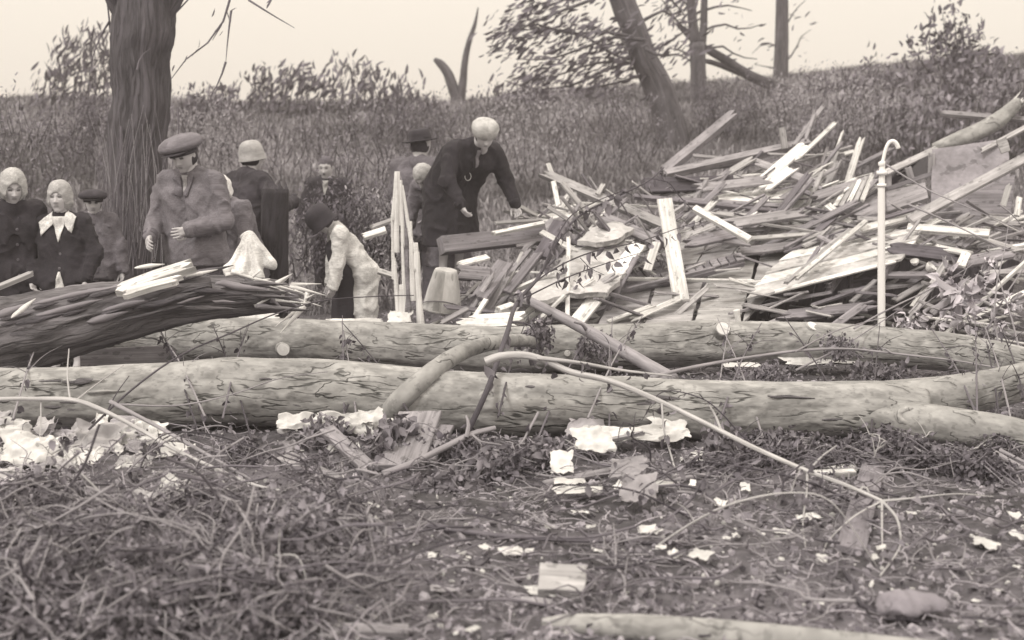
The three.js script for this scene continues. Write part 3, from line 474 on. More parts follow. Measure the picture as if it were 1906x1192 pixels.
  rebase(t, V(-2.4, 0.1, -8));
}
{ // near log along the bottom edge
  const t = thing('near_log', 'pale smooth log lying along the bottom edge of the ground', 'log');
  part(t, 'trunk', limb([[1010, 1142], [1060, 1146], [1200, 1154], [1360, 1168], [1520, 1186], [1700, 1208], [1950, 1245]].map(([x, y]) => { const p = G(x, y, 0); return P(x, y + 18, -p.z * 0.966); }), [0.015, 0.036, 0.045, 0.05, 0.055, 0.06, 0.065], { seg: 36, step: 0.03, rough: 0.05, ridge: 0.03, freq: 5, seed: 45 }), M.logSmooth);
  rebase(t, V(0.7, 0, -4.4));
}
// ---------------------------------------------------------------- the wrecked building
M.panelGrey = mat(0.3, { map: tSt, bump: texCloth, bs: 0.001, rough: 0.85 });
const PILE = 'boards of the wrecked building';
function B(label, A, C, w, a, o = {}) { return board(o.name || 'plank', label, 'plank', A, C, w, a, { group: PILE, ...o }); }
const FLAT = V(-0.1, 0.95, 0.3), FRONT = V(0, 0.25, 1);

// left end of the pile
B('thick grey beam end lying level below the woman in black', [820, 458, 10.5], [1012, 437, 10.9], 30, 0.30, { name: 'beam', t: 0.13, jag: 0, face: FRONT });
B('pale slat above the grey beam, pointing at the woman in black', [914, 436, 10.5], [1012, 416, 10.8], 8, 0.68, { t: 0.03 });
B('thin grey slat just above the pale slat by the black coat', [922, 416, 10.9], [1008, 410, 11.2], 6, 0.5);
B('short pale stick slanting down right of the black coat sleeve', [950, 376, 11.4], [1000, 402, 11.4], 7, 0.55);
B('upright pale splinter leaning under the long pale board', [1030, 338, 11.8], [1044, 408, 11.6], 8, 0.66);
B('thin pale splinter leaning left under the long pale board', [1064, 352, 11.8], [1044, 392, 11.6], 6, 0.6);
B('slim upright splinter beside the leaning splinters', [1072, 356, 11.9], [1068, 388, 11.8], 5, 0.55);
B('long pale board slanting from upper left into the pile centre', [1006, 321, 12.2], [1236, 420, 11.3], 18, 0.48, { t: 0.05 });
B('short stub standing up from the high end of the long board', [1020, 305, 12.3], [1028, 325, 12.2], 7, 0.6);
B('short stub standing on the middle of the long board', [1124, 342, 11.8], [1112, 362, 11.7], 8, 0.55);
B('broad dark plank end slanting beside the grey beam', [1046, 415, 10.7], [1008, 480, 10.35], 32, 0.15, { t: 0.04 });
B('grey plank sliding down left beneath the broad dark plank', [1010, 462, 10.4], [944, 545, 10.0], 15, 0.26, { t: 0.03 });
B('thin grey plank parallel to the one below the dark plank', [988, 462, 10.5], [928, 535, 10.1], 10, 0.32);
B('pale-edged lath in the stack of sliding planks', [972, 470, 10.45], [938, 545, 10.05], 5, 0.55);
B('broad grey plank leaning beside the upturned pail', [940, 490, 10.2], [888, 562, 9.85], 30, 0.30, { t: 0.04 });
B('short white board end above the upturned pail', [852, 493, 10.1], [908, 479, 10.3], 13, 0.66);
B('pale stick low between planks and the second trunk', [884, 590, 9.6], [905, 558, 9.7], 8, 0.62);
B('grey stick slanting low in front of the pail', [815, 605, 9.55], [870, 575, 9.7], 9, 0.42);
B('white chunk of board resting behind the second trunk', [868, 600, 9.5], [982, 592, 9.6], 22, 0.74, { t: 0.06 });
B('white slab end low at the foot of the dark branch', [925, 580, 9.7], [955, 570, 9.9], 14, 0.7, { t: 0.05 });
B('long pale lath crossing the pale plaster slab', [1008, 432, 10.6], [1075, 470, 10.3], 10, 0.62);
B('thin white upright stick in front of the plaster slab', [1058, 440, 10.2], [1056, 590, 9.8], 7, 0.66, { face: FRONT });

// pale plaster and sheathing
sheet('plaster_slab', 'broken pale plaster slab left of the white diagonal plank', 'slab', [[1000, 545, 9.9], [1130, 520, 10.1], [1090, 440, 10.9]], [[958, 555], [1000, 560], [1060, 545], [1130, 545], [1165, 500], [1188, 462], [1150, 440], [1110, 452], [1060, 470], [1030, 500], [990, 535]], 0.04, M.plaster, { jag: 0.03, sd: 3 });
sheet('plaster_slab', 'small pale slab under the long pale board', 'slab', [[1050, 440, 10.7], [1140, 430, 10.8], [1090, 400, 11.2]], [[1075, 448], [1100, 425], [1145, 412], [1180, 425], [1150, 445], [1110, 452]], 0.04, M.plaster, { jag: 0.02, sd: 4 });
sheet('plaster_slab', 'white plaster lump where the splinters meet the long board', 'slab', [[1000, 410, 11.3], [1080, 410, 11.3], [1040, 390, 11.6]], [[998, 402], [1030, 392], [1075, 380], [1085, 398], [1060, 412], [1000, 412]], 0.05, M.white, { jag: 0.02, sd: 5 });
B('broad white diagonal plank in the middle of the pile', [1190, 456, 10.5], [1072, 602, 9.75], 27, 0.76, { t: 0.03, jag: 0 });
B('short white upright board beside the broad white plank', [1222, 452, 10.45], [1205, 504, 10.25], 14, 0.62, { jag: 0 });
B('upright pale plank standing in the pile centre', [1237, 372, 11.1], [1268, 560, 10.0], 28, 0.6, { t: 0.03, jag: 0 });
{ // fallen roof: wide boards sloping to the viewer
  const t = thing('roof_section', 'fallen roof section of wide pale boards behind the second trunk', 'roof section');
  const pl = [[1120, 606, 9.75], [1400, 600, 9.75], [1250, 500, 11.0]];
  const m1 = wood(0.5), m2 = wood(0.42), m3 = wood(0.55);
  const top = [[1150, 533], [1222, 520], [1318, 500], [1412, 480], [1500, 462]], bot = [[1108, 608], [1196, 607], [1288, 606], [1378, 604], [1440, 545]];
  [m2, m1, m3, m1].forEach((m, i) => { const g = 4; const o = sheet('roof_board', '', '', pl, [[top[i][0] + g, top[i][1]], [top[i + 1][0] - g, top[i + 1][1]], [bot[i + 1][0] - g, bot[i + 1][1]], [bot[i][0] + g, bot[i][1]]], 0.022, m, { parent: t, jag: 0.006, sd: 20 + i }); o.position.y += i % 2 * 0.012; });
  for (let i = 0; i < 4; i++) sheet('roof_board', '', '', [[1200, 500, 11.05], [1450, 460, 11.2], [1300, 430, 11.9]], [[1236 + i * 62, 500 - i * 11], [1296 + i * 62, 489 - i * 11], [1330 + i * 62, 430], [1270 + i * 62, 440]], 0.02, [m1, m2, m1, m2][i], { parent: t, jag: 0.008, sd: 30 + i });
}
{ // capping strip with a row of blocks
  const t = thing('block_course', 'dark strip of small square blocks crossing the fallen roof', 'block course');
  const A = P(1148, 545, 10.45), C = P(1392, 481, 10.75); const dir = V().subVectors(C, A), L = dir.length();
  const o = new THREE.Mesh(boardGeo(L, 0.12, 0.05, { jag: 0.6, sd: 61 }), wood(0.28)); o.name = 'strip'; alignBoard(o, A, C, UPFRONT); t.add(o);
  const bg = boardGeo(0.062, 0.085, 0.035, { jag: 0, sd: 62 }), bg2 = boardGeo(0.055, 0.08, 0.03, { jag: 1, sd: 63 });
  for (let i = 0; i < 11; i++) { const k = 0.3 + i * 0.062; const p = A.clone().addScaledVector(dir, k); const q = p.clone().addScaledVector(dir, 0.01); const b = new THREE.Mesh(i % 3 ? bg : bg2, wood([0.26, 0.34, 0.3][i % 3])); b.name = 'block'; alignBoard(b, p, q, UPFRONT); b.position.add(V(0, 0.026, 0.024)); b.rotateZ((i * 37 % 10 - 5) * 0.012); t.add(b); }
}
B('white stick slanting down right across the pile middle', [1292, 388, 10.9], [1396, 447, 10.6], 13, 0.74, { t: 0.04, jag: 0 });
B('grey board under the end of the white slanting stick', [1310, 440, 10.9], [1400, 452, 10.9], 20, 0.36);
B('long thin dark pole running level to the right', [1180, 366, 11.5], [1560, 406, 11.8], 8, 0.22, { t: 0.05 });
B('second long dark pole just above the level one', [1250, 372, 11.8], [1570, 393, 12.1], 9, 0.3, { t: 0.05 });
B('weathered lath below the two long dark poles', [1335, 398, 11.5], [1620, 418, 11.7], 9, 0.5);
B('long grey board rising slightly rightward in mid pile', [1300, 436, 11.3], [1650, 412, 11.6], 10, 0.4);
B('long pale board under the rising grey board', [1380, 446, 11.1], [1640, 426, 11.3], 9, 0.56);
B('wide grey board lying low right of the roof boards', [1370, 470, 11.0], [1520, 452, 11.2], 18, 0.36);
B('grey pole rising right to the splintered white planks', [1238, 325, 12.6], [1505, 266, 13.2], 14, 0.36, { name: 'pole', t: 0.08 });
B('weathered pole slanting steeply up to a splintered tip', [1225, 330, 12.6], [1370, 210, 13.6], 17, 0.32, { name: 'pole', t: 0.08, jag: 1 });
B('dark beam lying level beneath the grey poles', [1198, 347, 12.2], [1362, 342, 12.4], 26, 0.16, { name: 'beam', t: 0.12, face: FRONT, jag: 0.2 });
B('thin pale lath on top of the dark beam', [1300, 333, 12.3], [1410, 330, 12.5], 6, 0.5);
B('short knobbed post standing on the pole end', [1456, 238, 13.0], [1461, 277, 13.0], 10, 0.5, { t: 0.05, face: FRONT });
B('thin bent stick under the weathered pole', [1290, 290, 12.9], [1350, 295, 12.9], 6, 0.42);
sheet('torn_sheathing', 'torn white sheathing below the splintered white planks', 'sheet', [[1320, 376, 11.9], [1480, 376, 12.0], [1400, 350, 12.4]], [[1312, 372], [1345, 362], [1400, 356], [1440, 352], [1480, 350], [1470, 372], [1400, 378], [1340, 378]], 0.03, M.white, { jag: 0.02, sd: 7 });
B('broad white splintered plank pointing up right', [1390, 362, 12.1], [1500, 268, 12.6], 20, 0.72, { jag: 1 });
B('white torn plank beside the broad splintered one', [1418, 352, 12.1], [1480, 308, 12.4], 24, 0.74, { jag: 1 });
B('long thin splinter reaching highest at the right of the poles', [1480, 300, 12.4], [1556, 228, 12.9], 7, 0.66, { jag: 1 });
B('grey splinter pointing up beside the highest splinter', [1475, 275, 12.8], [1535, 195, 13.2], 7, 0.38, { jag: 1 });
B('second grey splinter pointing up beside the highest splinter', [1498, 262, 12.8], [1518, 208, 13.1], 6, 0.36, { jag: 1 });
B('pale plank edge running from white planks to the standpipe', [1470, 400, 11.9], [1540, 318, 12.3], 10, 0.6);
B('white board end pointing down right near the standpipe foot boards', [1540, 382, 11.6], [1582, 416, 11.4], 14, 0.64, { jag: 0 });
for (let i = 0; i < 5; i++) B(`pale slat, number ${['one', 'two', 'three', 'four', 'five'][i]} from the left in the fan of slats`, [1552 + i * 13, 388 - i * 3, 11.7], [1580 + i * 11, 342 - i * 4, 12.1], 7, [0.6, 0.5, 0.66, 0.5, 0.62][i]);
B('grey offcut lying left of the fan of slats', [1482, 350, 12.0], [1518, 366, 11.9], 9, 0.26);
B('dark offcut lying above the grey offcut', [1488, 335, 12.1], [1530, 352, 12.0], 8, 0.3);
B('short pale lath below the far dark shrub', [1572, 287, 12.9], [1590, 282, 12.9], 8, 0.6);
sheet('panel', 'leaning grey board panel left of the standpipe', 'panel', [[1530, 412, 11.7], [1650, 375, 11.8], [1560, 380, 12.1]], [[1550, 392], [1648, 360], [1648, 392], [1568, 415], [1540, 412]], 0.03, wood(0.34), { sd: 8 });
sheet('panel', 'grey wooden panel right of the standpipe under the dark window', 'panel', [[1648, 388, 11.8], [1728, 362, 11.8], [1690, 345, 12.0]], [[1650, 357], [1722, 340], [1728, 368], [1650, 395]], 0.03, wood(0.36), { sd: 9 });

// right side: clapboard wall section propped over a dark hollow
{
  const t = thing('wall_section', 'collapsed white clapboard wall propped over a dark hollow', 'wall section');
  const pl = [[1426, 543, 10.1], [1646, 496, 10.25], [1560, 450, 11.2]];
  const e = [[[1390, 556], [1678, 482]], [[1405, 536], [1690, 466]], [[1425, 516], [1705, 452]], [[1450, 496], [1715, 440]], [[1478, 476], [1728, 430]]];
  for (let i = 0; i < 4; i++) { const [a, b] = e[i], [c, d] = e[i + 1]; const o = sheet('clapboard', '', '', pl, [a, b, d, c], 0.018, i % 2 ? M.white : M.plaster, { parent: t, jag: 0.012, sd: 70 + i, sub: 0.14 }); o.position.add(V(0, 0.016 * i, 0)); }
  for (let i = 0; i < 3; i++) { const A = P(1440 + i * 100, 552 - i * 24, 10.2), C = P(1500 + i * 90, 480 - i * 14, 11.25); A.y -= 0.05; C.y -= 0.05; const L = A.distanceTo(C); const o = new THREE.Mesh(boardGeo(L, 0.09, 0.05, { jag: 0.4, sd: 80 + i }), wood(0.3)); o.name = 'stud'; alignBoard(o, A, C, V(1, 0.1, 0.2)); t.add(o); }
}
B('narrow white lath at the lower edge of the white wall', [1442, 544, 10.0], [1668, 486, 10.1], 7, 0.76, { t: 0.02 });
B('long thin slat slanting over the white wall', [1480, 520, 10.0], [1612, 412, 10.9], 8, 0.6);
B('second thin slat slanting over the white wall', [1462, 528, 9.95], [1582, 428, 10.9], 6, 0.5);
B('dark thin slat at the left of the white wall', [1492, 512, 10.1], [1524, 462, 10.6], 6, 0.24);
B('short slat crossing the dark thin slat', [1522, 440, 11.0], [1560, 458, 10.9], 8, 0.34);
sheet('torn_sheathing', 'bright torn white sheathing right of the standpipe', 'sheet', [[1640, 458, 10.9], [1740, 452, 10.9], [1690, 430, 11.3]], [[1648, 432], [1700, 428], [1712, 446], [1740, 455], [1700, 458], [1650, 456]], 0.03, M.white, { jag: 0.02, sd: 11 });
B('long white plank lying level right of the standpipe', [1690, 424, 11.0], [1842, 436, 10.7], 17, 0.72, { t: 0.04 });
B('grey plank along the top of the level white plank', [1596, 408, 11.3], [1906, 418, 11.3], 10, 0.44);
B('dark beam under the level white plank', [1650, 462, 10.6], [1800, 480, 10.4], 22, 0.18, { name: 'beam', t: 0.1, face: FRONT });
B('white board on top of the dark beam', [1738, 459, 10.5], [1812, 474, 10.3], 11, 0.72);
B('white board end hanging off the dark beam', [1800, 470, 10.2], [1788, 496, 10.1], 16, 0.7);
B('wide light plank slanting up to the right edge over the panel', [1694, 410, 11.0], [1960, 268, 11.4], 20, 0.46, { t: 0.04, jag: 0 });
B('pale plank slanting behind the standpipe toward the wide plank', [1600, 428, 10.9], [1745, 388, 11.2], 15, 0.6);
B('dark thin plank on top of the pale plank behind the standpipe', [1640, 408, 11.0], [1730, 382, 11.1], 6, 0.2);
sheet('panel', 'large grey flat panel standing at the right of the pile', 'panel', [[1733, 366, 11.9], [1880, 310, 11.9], [1735, 277, 12.25]], [[1736, 278], [1876, 258], [1880, 330], [1733, 408]], 0.035, M.panelGrey, { sd: 13, jag: 0.004 });
sheet('panel', 'grey panel low behind the wide slanting plank', 'panel', [[1720, 410, 11.7], [1880, 410, 11.7], [1800, 340, 11.8]], [[1724, 412], [1810, 360], [1890, 325], [1880, 408], [1800, 412]], 0.03, wood(0.3), { sd: 14 });
B('light corner scrap on the top right of the large panel', [1858, 275, 11.8], [1878, 268, 11.8], 26, 0.5, { t: 0.02, face: FRONT });
B('thin pole lying across the upper right edge', [1744, 211, 13.2], [1960, 228, 12.8], 11, 0.36, { name: 'pole', t: 0.05 });
B('splintered plank reaching the right edge above the panel', [1820, 285, 12.0], [1920, 232, 12.2], 9, 0.5);
B('light plank rising right above the dark window', [1648, 322, 12.1], [1745, 277, 12.4], 13, 0.5);
B('white upright sliver at the far right', [1866, 388, 10.9], [1880, 342, 11.0], 9, 0.55, { face: FRONT });
B('white upright sliver nearest the right edge', [1893, 402, 10.8], [1898, 368, 10.9], 9, 0.6, { face: FRONT });
{
  const t = thing('peeled_log', 'thick pale peeled log slanting up above the large grey panel', 'log');
  part(t, 'trunk', limb(pp([[1738, 277, 12.6], [1790, 258, 12.6], [1850, 230, 12.7], [1895, 192, 12.9]]), [0.05, 0.08, 0.085, 0.06], { seg: 20, rough: 0.08, seed: 51 }), M.logSmooth);
  splinters(t, P(1895, 190, 12.9), V(0.6, 0.7, -0.1).normalize(), 6, 0.16, 0.05, 52);
}
{ // dark window sash
  const t = thing('window_sash', 'broken window sash with dark panes right of the standpipe', 'window');
  const pane = mat(0.03, { rough: 0.15 });
  sheet('pane', '', '', [[1656, 345, 12.2], [1730, 310, 12.2], [1656, 310, 12.3]], [[1656, 322], [1692, 306], [1692, 335], [1656, 348]], 0.006, pane, { parent: t });
  sheet('pane', '', '', [[1656, 345, 12.2], [1730, 310, 12.2], [1656, 310, 12.3]], [[1696, 304], [1732, 288], [1732, 320], [1696, 334]], 0.006, pane, { parent: t });
  const bar = (A, C, w, a) => { const p = P(...A), q = P(...C); const o = new THREE.Mesh(boardGeo(p.distanceTo(q), px(w, 12.1), 0.03, { jag: 0, sd: A[0] }), wood(a)); o.name = 'sash_bar'; alignBoard(o, p, q, V(0, 0.1, 1)); t.add(o); };
  bar([1690, 312, 12.13], [1698, 338, 12.13], 11, 0.38); bar([1655, 320, 12.13], [1655, 350, 12.13], 8, 0.4); bar([1735, 285, 12.13], [1733, 325, 12.13], 10, 0.42); bar([1652, 352, 12.12], [1735, 323, 12.12], 7, 0.3);
}
{ // crate in the hollow
  const t = thing('crate', 'grey slatted crate in the hollow under the white wall', 'crate');
  for (let i = 0; i < 4; i++) { const A = P(1580, 512 + i * 11, 10.7), C = P(1642, 505 + i * 11, 10.75); const o = new THREE.Mesh(boardGeo(A.distanceTo(C), 0.042, 0.02, { jag: 0.3, sd: 90 + i }), wood(0.26)); o.name = 'slat'; alignBoard(o, A, C, FRONT); t.add(o); }
  for (const x of [1584, 1636]) { const A = P(x, 505, 10.66), C = P(x, 552, 10.66); const o = new THREE.Mesh(boardGeo(A.distanceTo(C), 0.03, 0.03, { jag: 0, sd: 95 }), wood(0.24)); o.name = 'corner_post'; alignBoard(o, A, C, FRONT); t.add(o); }
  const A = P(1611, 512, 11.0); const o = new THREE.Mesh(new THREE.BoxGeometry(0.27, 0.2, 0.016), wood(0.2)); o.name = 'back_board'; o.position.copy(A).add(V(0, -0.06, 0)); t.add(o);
}
// crockery in the hollow
[[1704, 485, 8, 'small white cup rim nearest the standpipe in the hollow'], [1727, 493, 11, 'white bowl in the middle of the dark hollow'], [1754, 500, 12, 'white bowl furthest right in the dark hollow']].forEach(([x, y, r, label], i) => {
  const d = 10.35, R = px(r, d); const pr = [[0.0, 0], [0.45, 0], [0.5, 0.06], [0.75, 0.35], [0.97, 0.8], [1, 1.15], [0.94, 1.15], [0.9, 0.8], [0.68, 0.4], [0.4, 0.14], [0, 0.12]].map(([a, b]) => new THREE.Vector2(a * R, b * R));
  const o = single('bowl', new THREE.LatheGeometry(pr, 26), M.white, label, 'bowl', 'crockery in the hollow'); o.position.copy(P(x, y + r, d)); o.rotation.set(0.5, 0, [0.3, -0.6, 0.8][i]);
});
B('thin board the white crockery rests on', [1640, 512, 10.4], [1770, 512, 10.3], 22, 0.3, { face: FLAT });
B('grey shelf board across the hollow bottom', [1560, 545, 10.3], [1705, 528, 10.4], 12, 0.36, { face: FLAT });
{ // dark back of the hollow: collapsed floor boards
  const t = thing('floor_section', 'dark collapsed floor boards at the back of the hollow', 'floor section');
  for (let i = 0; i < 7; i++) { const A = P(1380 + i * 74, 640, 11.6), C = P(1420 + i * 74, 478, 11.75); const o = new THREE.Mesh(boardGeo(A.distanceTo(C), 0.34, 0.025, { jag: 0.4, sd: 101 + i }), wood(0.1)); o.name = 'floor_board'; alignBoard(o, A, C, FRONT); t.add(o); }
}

// standpipe
{
  const d = 9.75, t = thing('standpipe', 'tall white standpipe with a hooked spout right of centre', 'standpipe');
  const foot = P(1641, 640, d); const wht = mat(0.9, { rough: 0.5 });
  part(t, 'lower_pipe', limb([foot, P(1641, 500, d), P(1641, 342, d)], [0.029, 0.028, 0.026], { seg: 20, step: 0.05, rough: 0.02 }), wht);
  const ring = (y, r, h) => { const c = P(1641.5, y, d); const g = new THREE.LatheGeometry([[0.02, -h], [r, -h], [r * 1.04, 0], [r, h], [0.02, h]].map(([a, b]) => new THREE.Vector2(a, b)), 22); g.translate(c.x, c.y, c.z); part(t, 'collar', g, wht); };
  ring(345, 0.034, 0.012); ring(322, 0.037, 0.016); ring(305, 0.025, 0.014);
  part(t, 'upper_pipe', limb([P(1641.5, 344, d), P(1642, 325, d), P(1643, 300, d)], [0.024, 0.022, 0.02], { seg: 18, step: 0.03 }), wht);
  part(t, 'spout', limb(pp([[1643, 304, d], [1646, 290, d], [1650, 275, d], [1656, 265, d], [1663, 263, d], [1669, 268, d], [1673, 277, d]]), [0.013, 0.013, 0.013, 0.014, 0.016, 0.017, 0.017], { seg: 16, step: 0.012 }), wht);
  rebase(t, foot);
}
{ // short white pipe end behind second trunk
  const d = 9.5; const g = limb(pp([[1376, 606, d], [1373, 590, d], [1371, 577, d]]), [0.02, 0.022, 0.026], { seg: 16, step: 0.01, rough: 0.04 }); const o = single('pipe_stub', g, M.white, 'short white pipe stub poking up behind the second trunk', 'pipe'); rebase(o, P(1376, 606, d));
}
{ // splintered upright post
  const d = 9.45, t = thing('splintered_post', 'tall upright post split into pale splinters near centre', 'post');
  const S = (A, C, r0, r1, m = M.splinter) => part(t, 'splinter', spike(P(A[0], A[1], A[2] || d), P(C[0], C[1], C[2] || d), px(r0, d), px(r1, d), 7, A[0] * 3 + C[1]), m);
  S([738, 470], [739, 319], 5.5, 5); S([731, 410], [738, 322], 4, 4); S([755, 610], [746, 335], 5.5, 3); S([768, 470], [748, 345], 4.5, 2.5); S([732, 520], [730, 400], 3.5, 3); S([742, 600], [733, 480], 5, 3.5); S([764, 610], [750, 430], 6, 3, wood(0.3)); S([766, 500], [764, 412], 4.5, 3); S([775, 505], [773, 452], 6, 4.5); S([783, 612], [775, 470], 7.5, 5.5); S([770, 560], [764, 440], 6, 4); S([758, 560], [756, 425], 4, 3, wood(0.3)); S([745, 420], [744, 335], 3, 2); S([752, 612], [760, 520], 6, 4, wood(0.36)); S([748, 612], [748, 530], 6, 5);
  rebase(t, P(755, 612, d));
}
{ // upturned pail
  const d = 9.9, t = thing('pail', 'upturned pale pail below the grey beam', 'pail'); const m = mat(0.62, { map: tSt, rough: 0.55 });
  const R = px(37, d), h = px(78, d);
  const g = new THREE.LatheGeometry([[0, h], [R * 0.5, h], [R * 0.56, h * 0.985], [R * 0.6, h * 0.94], [R * 0.82, h * 0.5], [R * 0.98, h * 0.06], [R * 1.03, h * 0.03], [R * 1.03, 0], [R * 0.97, 0.0], [R * 0.95, h * 0.06], [R * 0.56, h * 0.9], [0, h * 0.95]].map(([a, b]) => new THREE.Vector2(a, b)), 40);
  part(t, 'body', g, m);
  const pts = []; for (let i = 0; i <= 14; i++) { const a = i / 14 * Math.PI; pts.push(V(Math.cos(a) * R * 1.05, 0.02 + Math.sin(a) * R * 0.5, Math.sin(a) * R * 0.95)); }
  part(t, 'handle', limb(pts, pts.map(() => 0.004), { seg: 6, step: 0.02 }), wood(0.25));
  t.position.copy(P(822, 577, d)); t.rotation.set(0.1, 0, -0.12);
}
{ // grey timber beside the pail
  B('short grey timber lying behind the upturned pail', [848, 506, 10.1], [912, 512, 10.1], 24, 0.34, { t: 0.08, face: FRONT });
}
B('grey board lying between the two trunks at left', [150, 672, 8.3], [335, 664, 8.4], 42, 0.34, { t: 0.03, face: FRONT, jag: 0.2 });
B('pale stick poking in at the left edge below the black coat', [-30, 546, 7.6], [62, 508, 7.9], 9, 0.5, { t: 0.03 });
B('white board end poking out left of the splintered post', [674, 442, 9.9], [718, 428, 9.9], 13, 0.72, { t: 0.03 });
B('pale stub of wood low left of the splintered post', [704, 505, 9.6], [735, 515, 9.6], 10, 0.58, { t: 0.03 });
B('pale slanting lath left of the woman in black', [690, 424, 10.2], [735, 408, 10.3], 8, 0.5);

// broader broken planks heaped through the pile
[[1110, 400, 1235, 455, 24, 0.34, 'broad grey plank slipping left under the long pale board'], [1290, 352, 1440, 335, 22, 0.36, 'broad grey plank below the grey rising pole'], [1340, 420, 1500, 395, 24, 0.4, 'broad grey plank across the pile middle'], [1500, 372, 1640, 330, 22, 0.34, 'broad grey plank running up to the standpipe'], [1270, 455, 1390, 430, 26, 0.3, 'broad dull plank above the fallen roof'], [1560, 445, 1700, 405, 20, 0.42, 'broad plank crossing behind the standpipe'], [1740, 500, 1890, 470, 24, 0.3, 'broad dull plank behind the wilted shrub'], [1400, 300, 1530, 345, 18, 0.38, 'broad grey plank slanting under the white splintered planks'], [1440, 590, 1640, 570, 22, 0.26, 'broad dark plank in the mouth of the hollow'], [960, 470, 1050, 400, 24, 0.36, 'broad grey plank slanting at the left end of the pile']].forEach(([x, y, x2, y2, w, t, label]) => { const yd = [[230, 13.2], [300, 12.7], [400, 11.3], [470, 10.6], [560, 9.95], [600, 9.7]]; B(label, [x, y, table(yd, y)], [x2, y2, table(yd, y2)], w, t, { t: 0.03, jag: 0.8 }); });
{ // dark upright post among the people
  const t = thing('charred_post', 'dark upright broken post beside the person in pale cloche', 'post'); const d = 10.35;
  part(t, 'post', limb(pp([[508, 640, d], [509, 520, d], [511, 430, d], [512, 352, d]]), [0.115, 0.112, 0.108, 0.104], { seg: 26, step: 0.04, rough: 0.06, ridge: 0.08, seed: 71 }), mat(0.09, { map: tBk, bump: tBkB, bs: 0.02, rough: 0.95 }));
  { const n = t.children.length; splinters(t, P(512, 354, d), V(0, 1, 0), 11, 0.06, 0.085, 72, 0.018); t.children.slice(n).forEach(q => { q.material = M.trunkDark; }); }
  rebase(t, P(508, 600, d));
}
// jumble of laths lying over the pile
{
  const r = rng(7171), geos = []; for (let i = 0; i < 9; i++) geos.push(boardGeo(0.28 + 0.12 * i, 0.028 + 0.02 * (i % 4), 0.014 + 0.006 * (i % 3), { jag: 0.8, sd: 500 + i }));
  const tones = [0.2, 0.3, 0.38, 0.44, 0.5, 0.64], yd = [[230, 13.4], [300, 12.9], [400, 11.5], [470, 10.8], [560, 10.0], [600, 9.7]];
  const lay = (n, x0, x1, y0, y1, slope, spread, where) => { for (let i = 0; i < n; i++) { const x = lerp(x0, x1, r()), y = lerp(y0, y1, r()), d = table(yd, y) - 0.05 + 0.15 * r(), c = P(x, y, d); const o = single('lath', geos[Math.floor(r() * 9)], wood(tones[Math.floor(r() * 6)]), `narrow broken lath in the jumble ${where}`, 'lath', `laths ${where}`); const a = slope + (r() - .5) * spread, yaw = (r() - .5) * 1.2; const dir = V(Math.cos(a) * Math.cos(yaw), Math.sin(a), -Math.abs(Math.sin(yaw))).normalize(); alignBoard(o, c.clone().sub(dir), c.clone().add(dir), V((r() - .5) * 0.8, 1, 0.5 * r())); o.scale.setScalar(0.5 + 0.5 * r()); } };
  lay(34, 960, 1120, 390, 470, 0.2, 1.8, 'at the left end of the pile'); lay(36, 1090, 1260, 370, 480, -0.2, 1.6, 'under the long pale board'); lay(34, 1280, 1480, 300, 440, 0.25, 1.3, 'below the grey poles'); lay(30, 1470, 1640, 270, 430, 0.5, 1.5, 'around the fan of slats'); lay(34, 1640, 1760, 400, 480, 0.1, 1.0, 'right of the standpipe'); lay(28, 1740, 1906, 400, 480, -0.1, 1.2, 'below the large grey panel'); lay(22, 860, 1060, 520, 600, 0.5, 1.6, 'just behind the second trunk'); lay(16, 1130, 1420, 490, 590, 0.3, 1.4, 'on the fallen roof'); lay(18, 1420, 1640, 540, 600, 0.1, 0.9, 'in the mouth of the hollow'); lay(20, 1700, 1906, 480, 600, 0.2, 1.4, 'behind the wilted shrub'); lay(20, 1500, 1700, 420, 480, 0.45, 0.7, 'on top of the white wall');
}
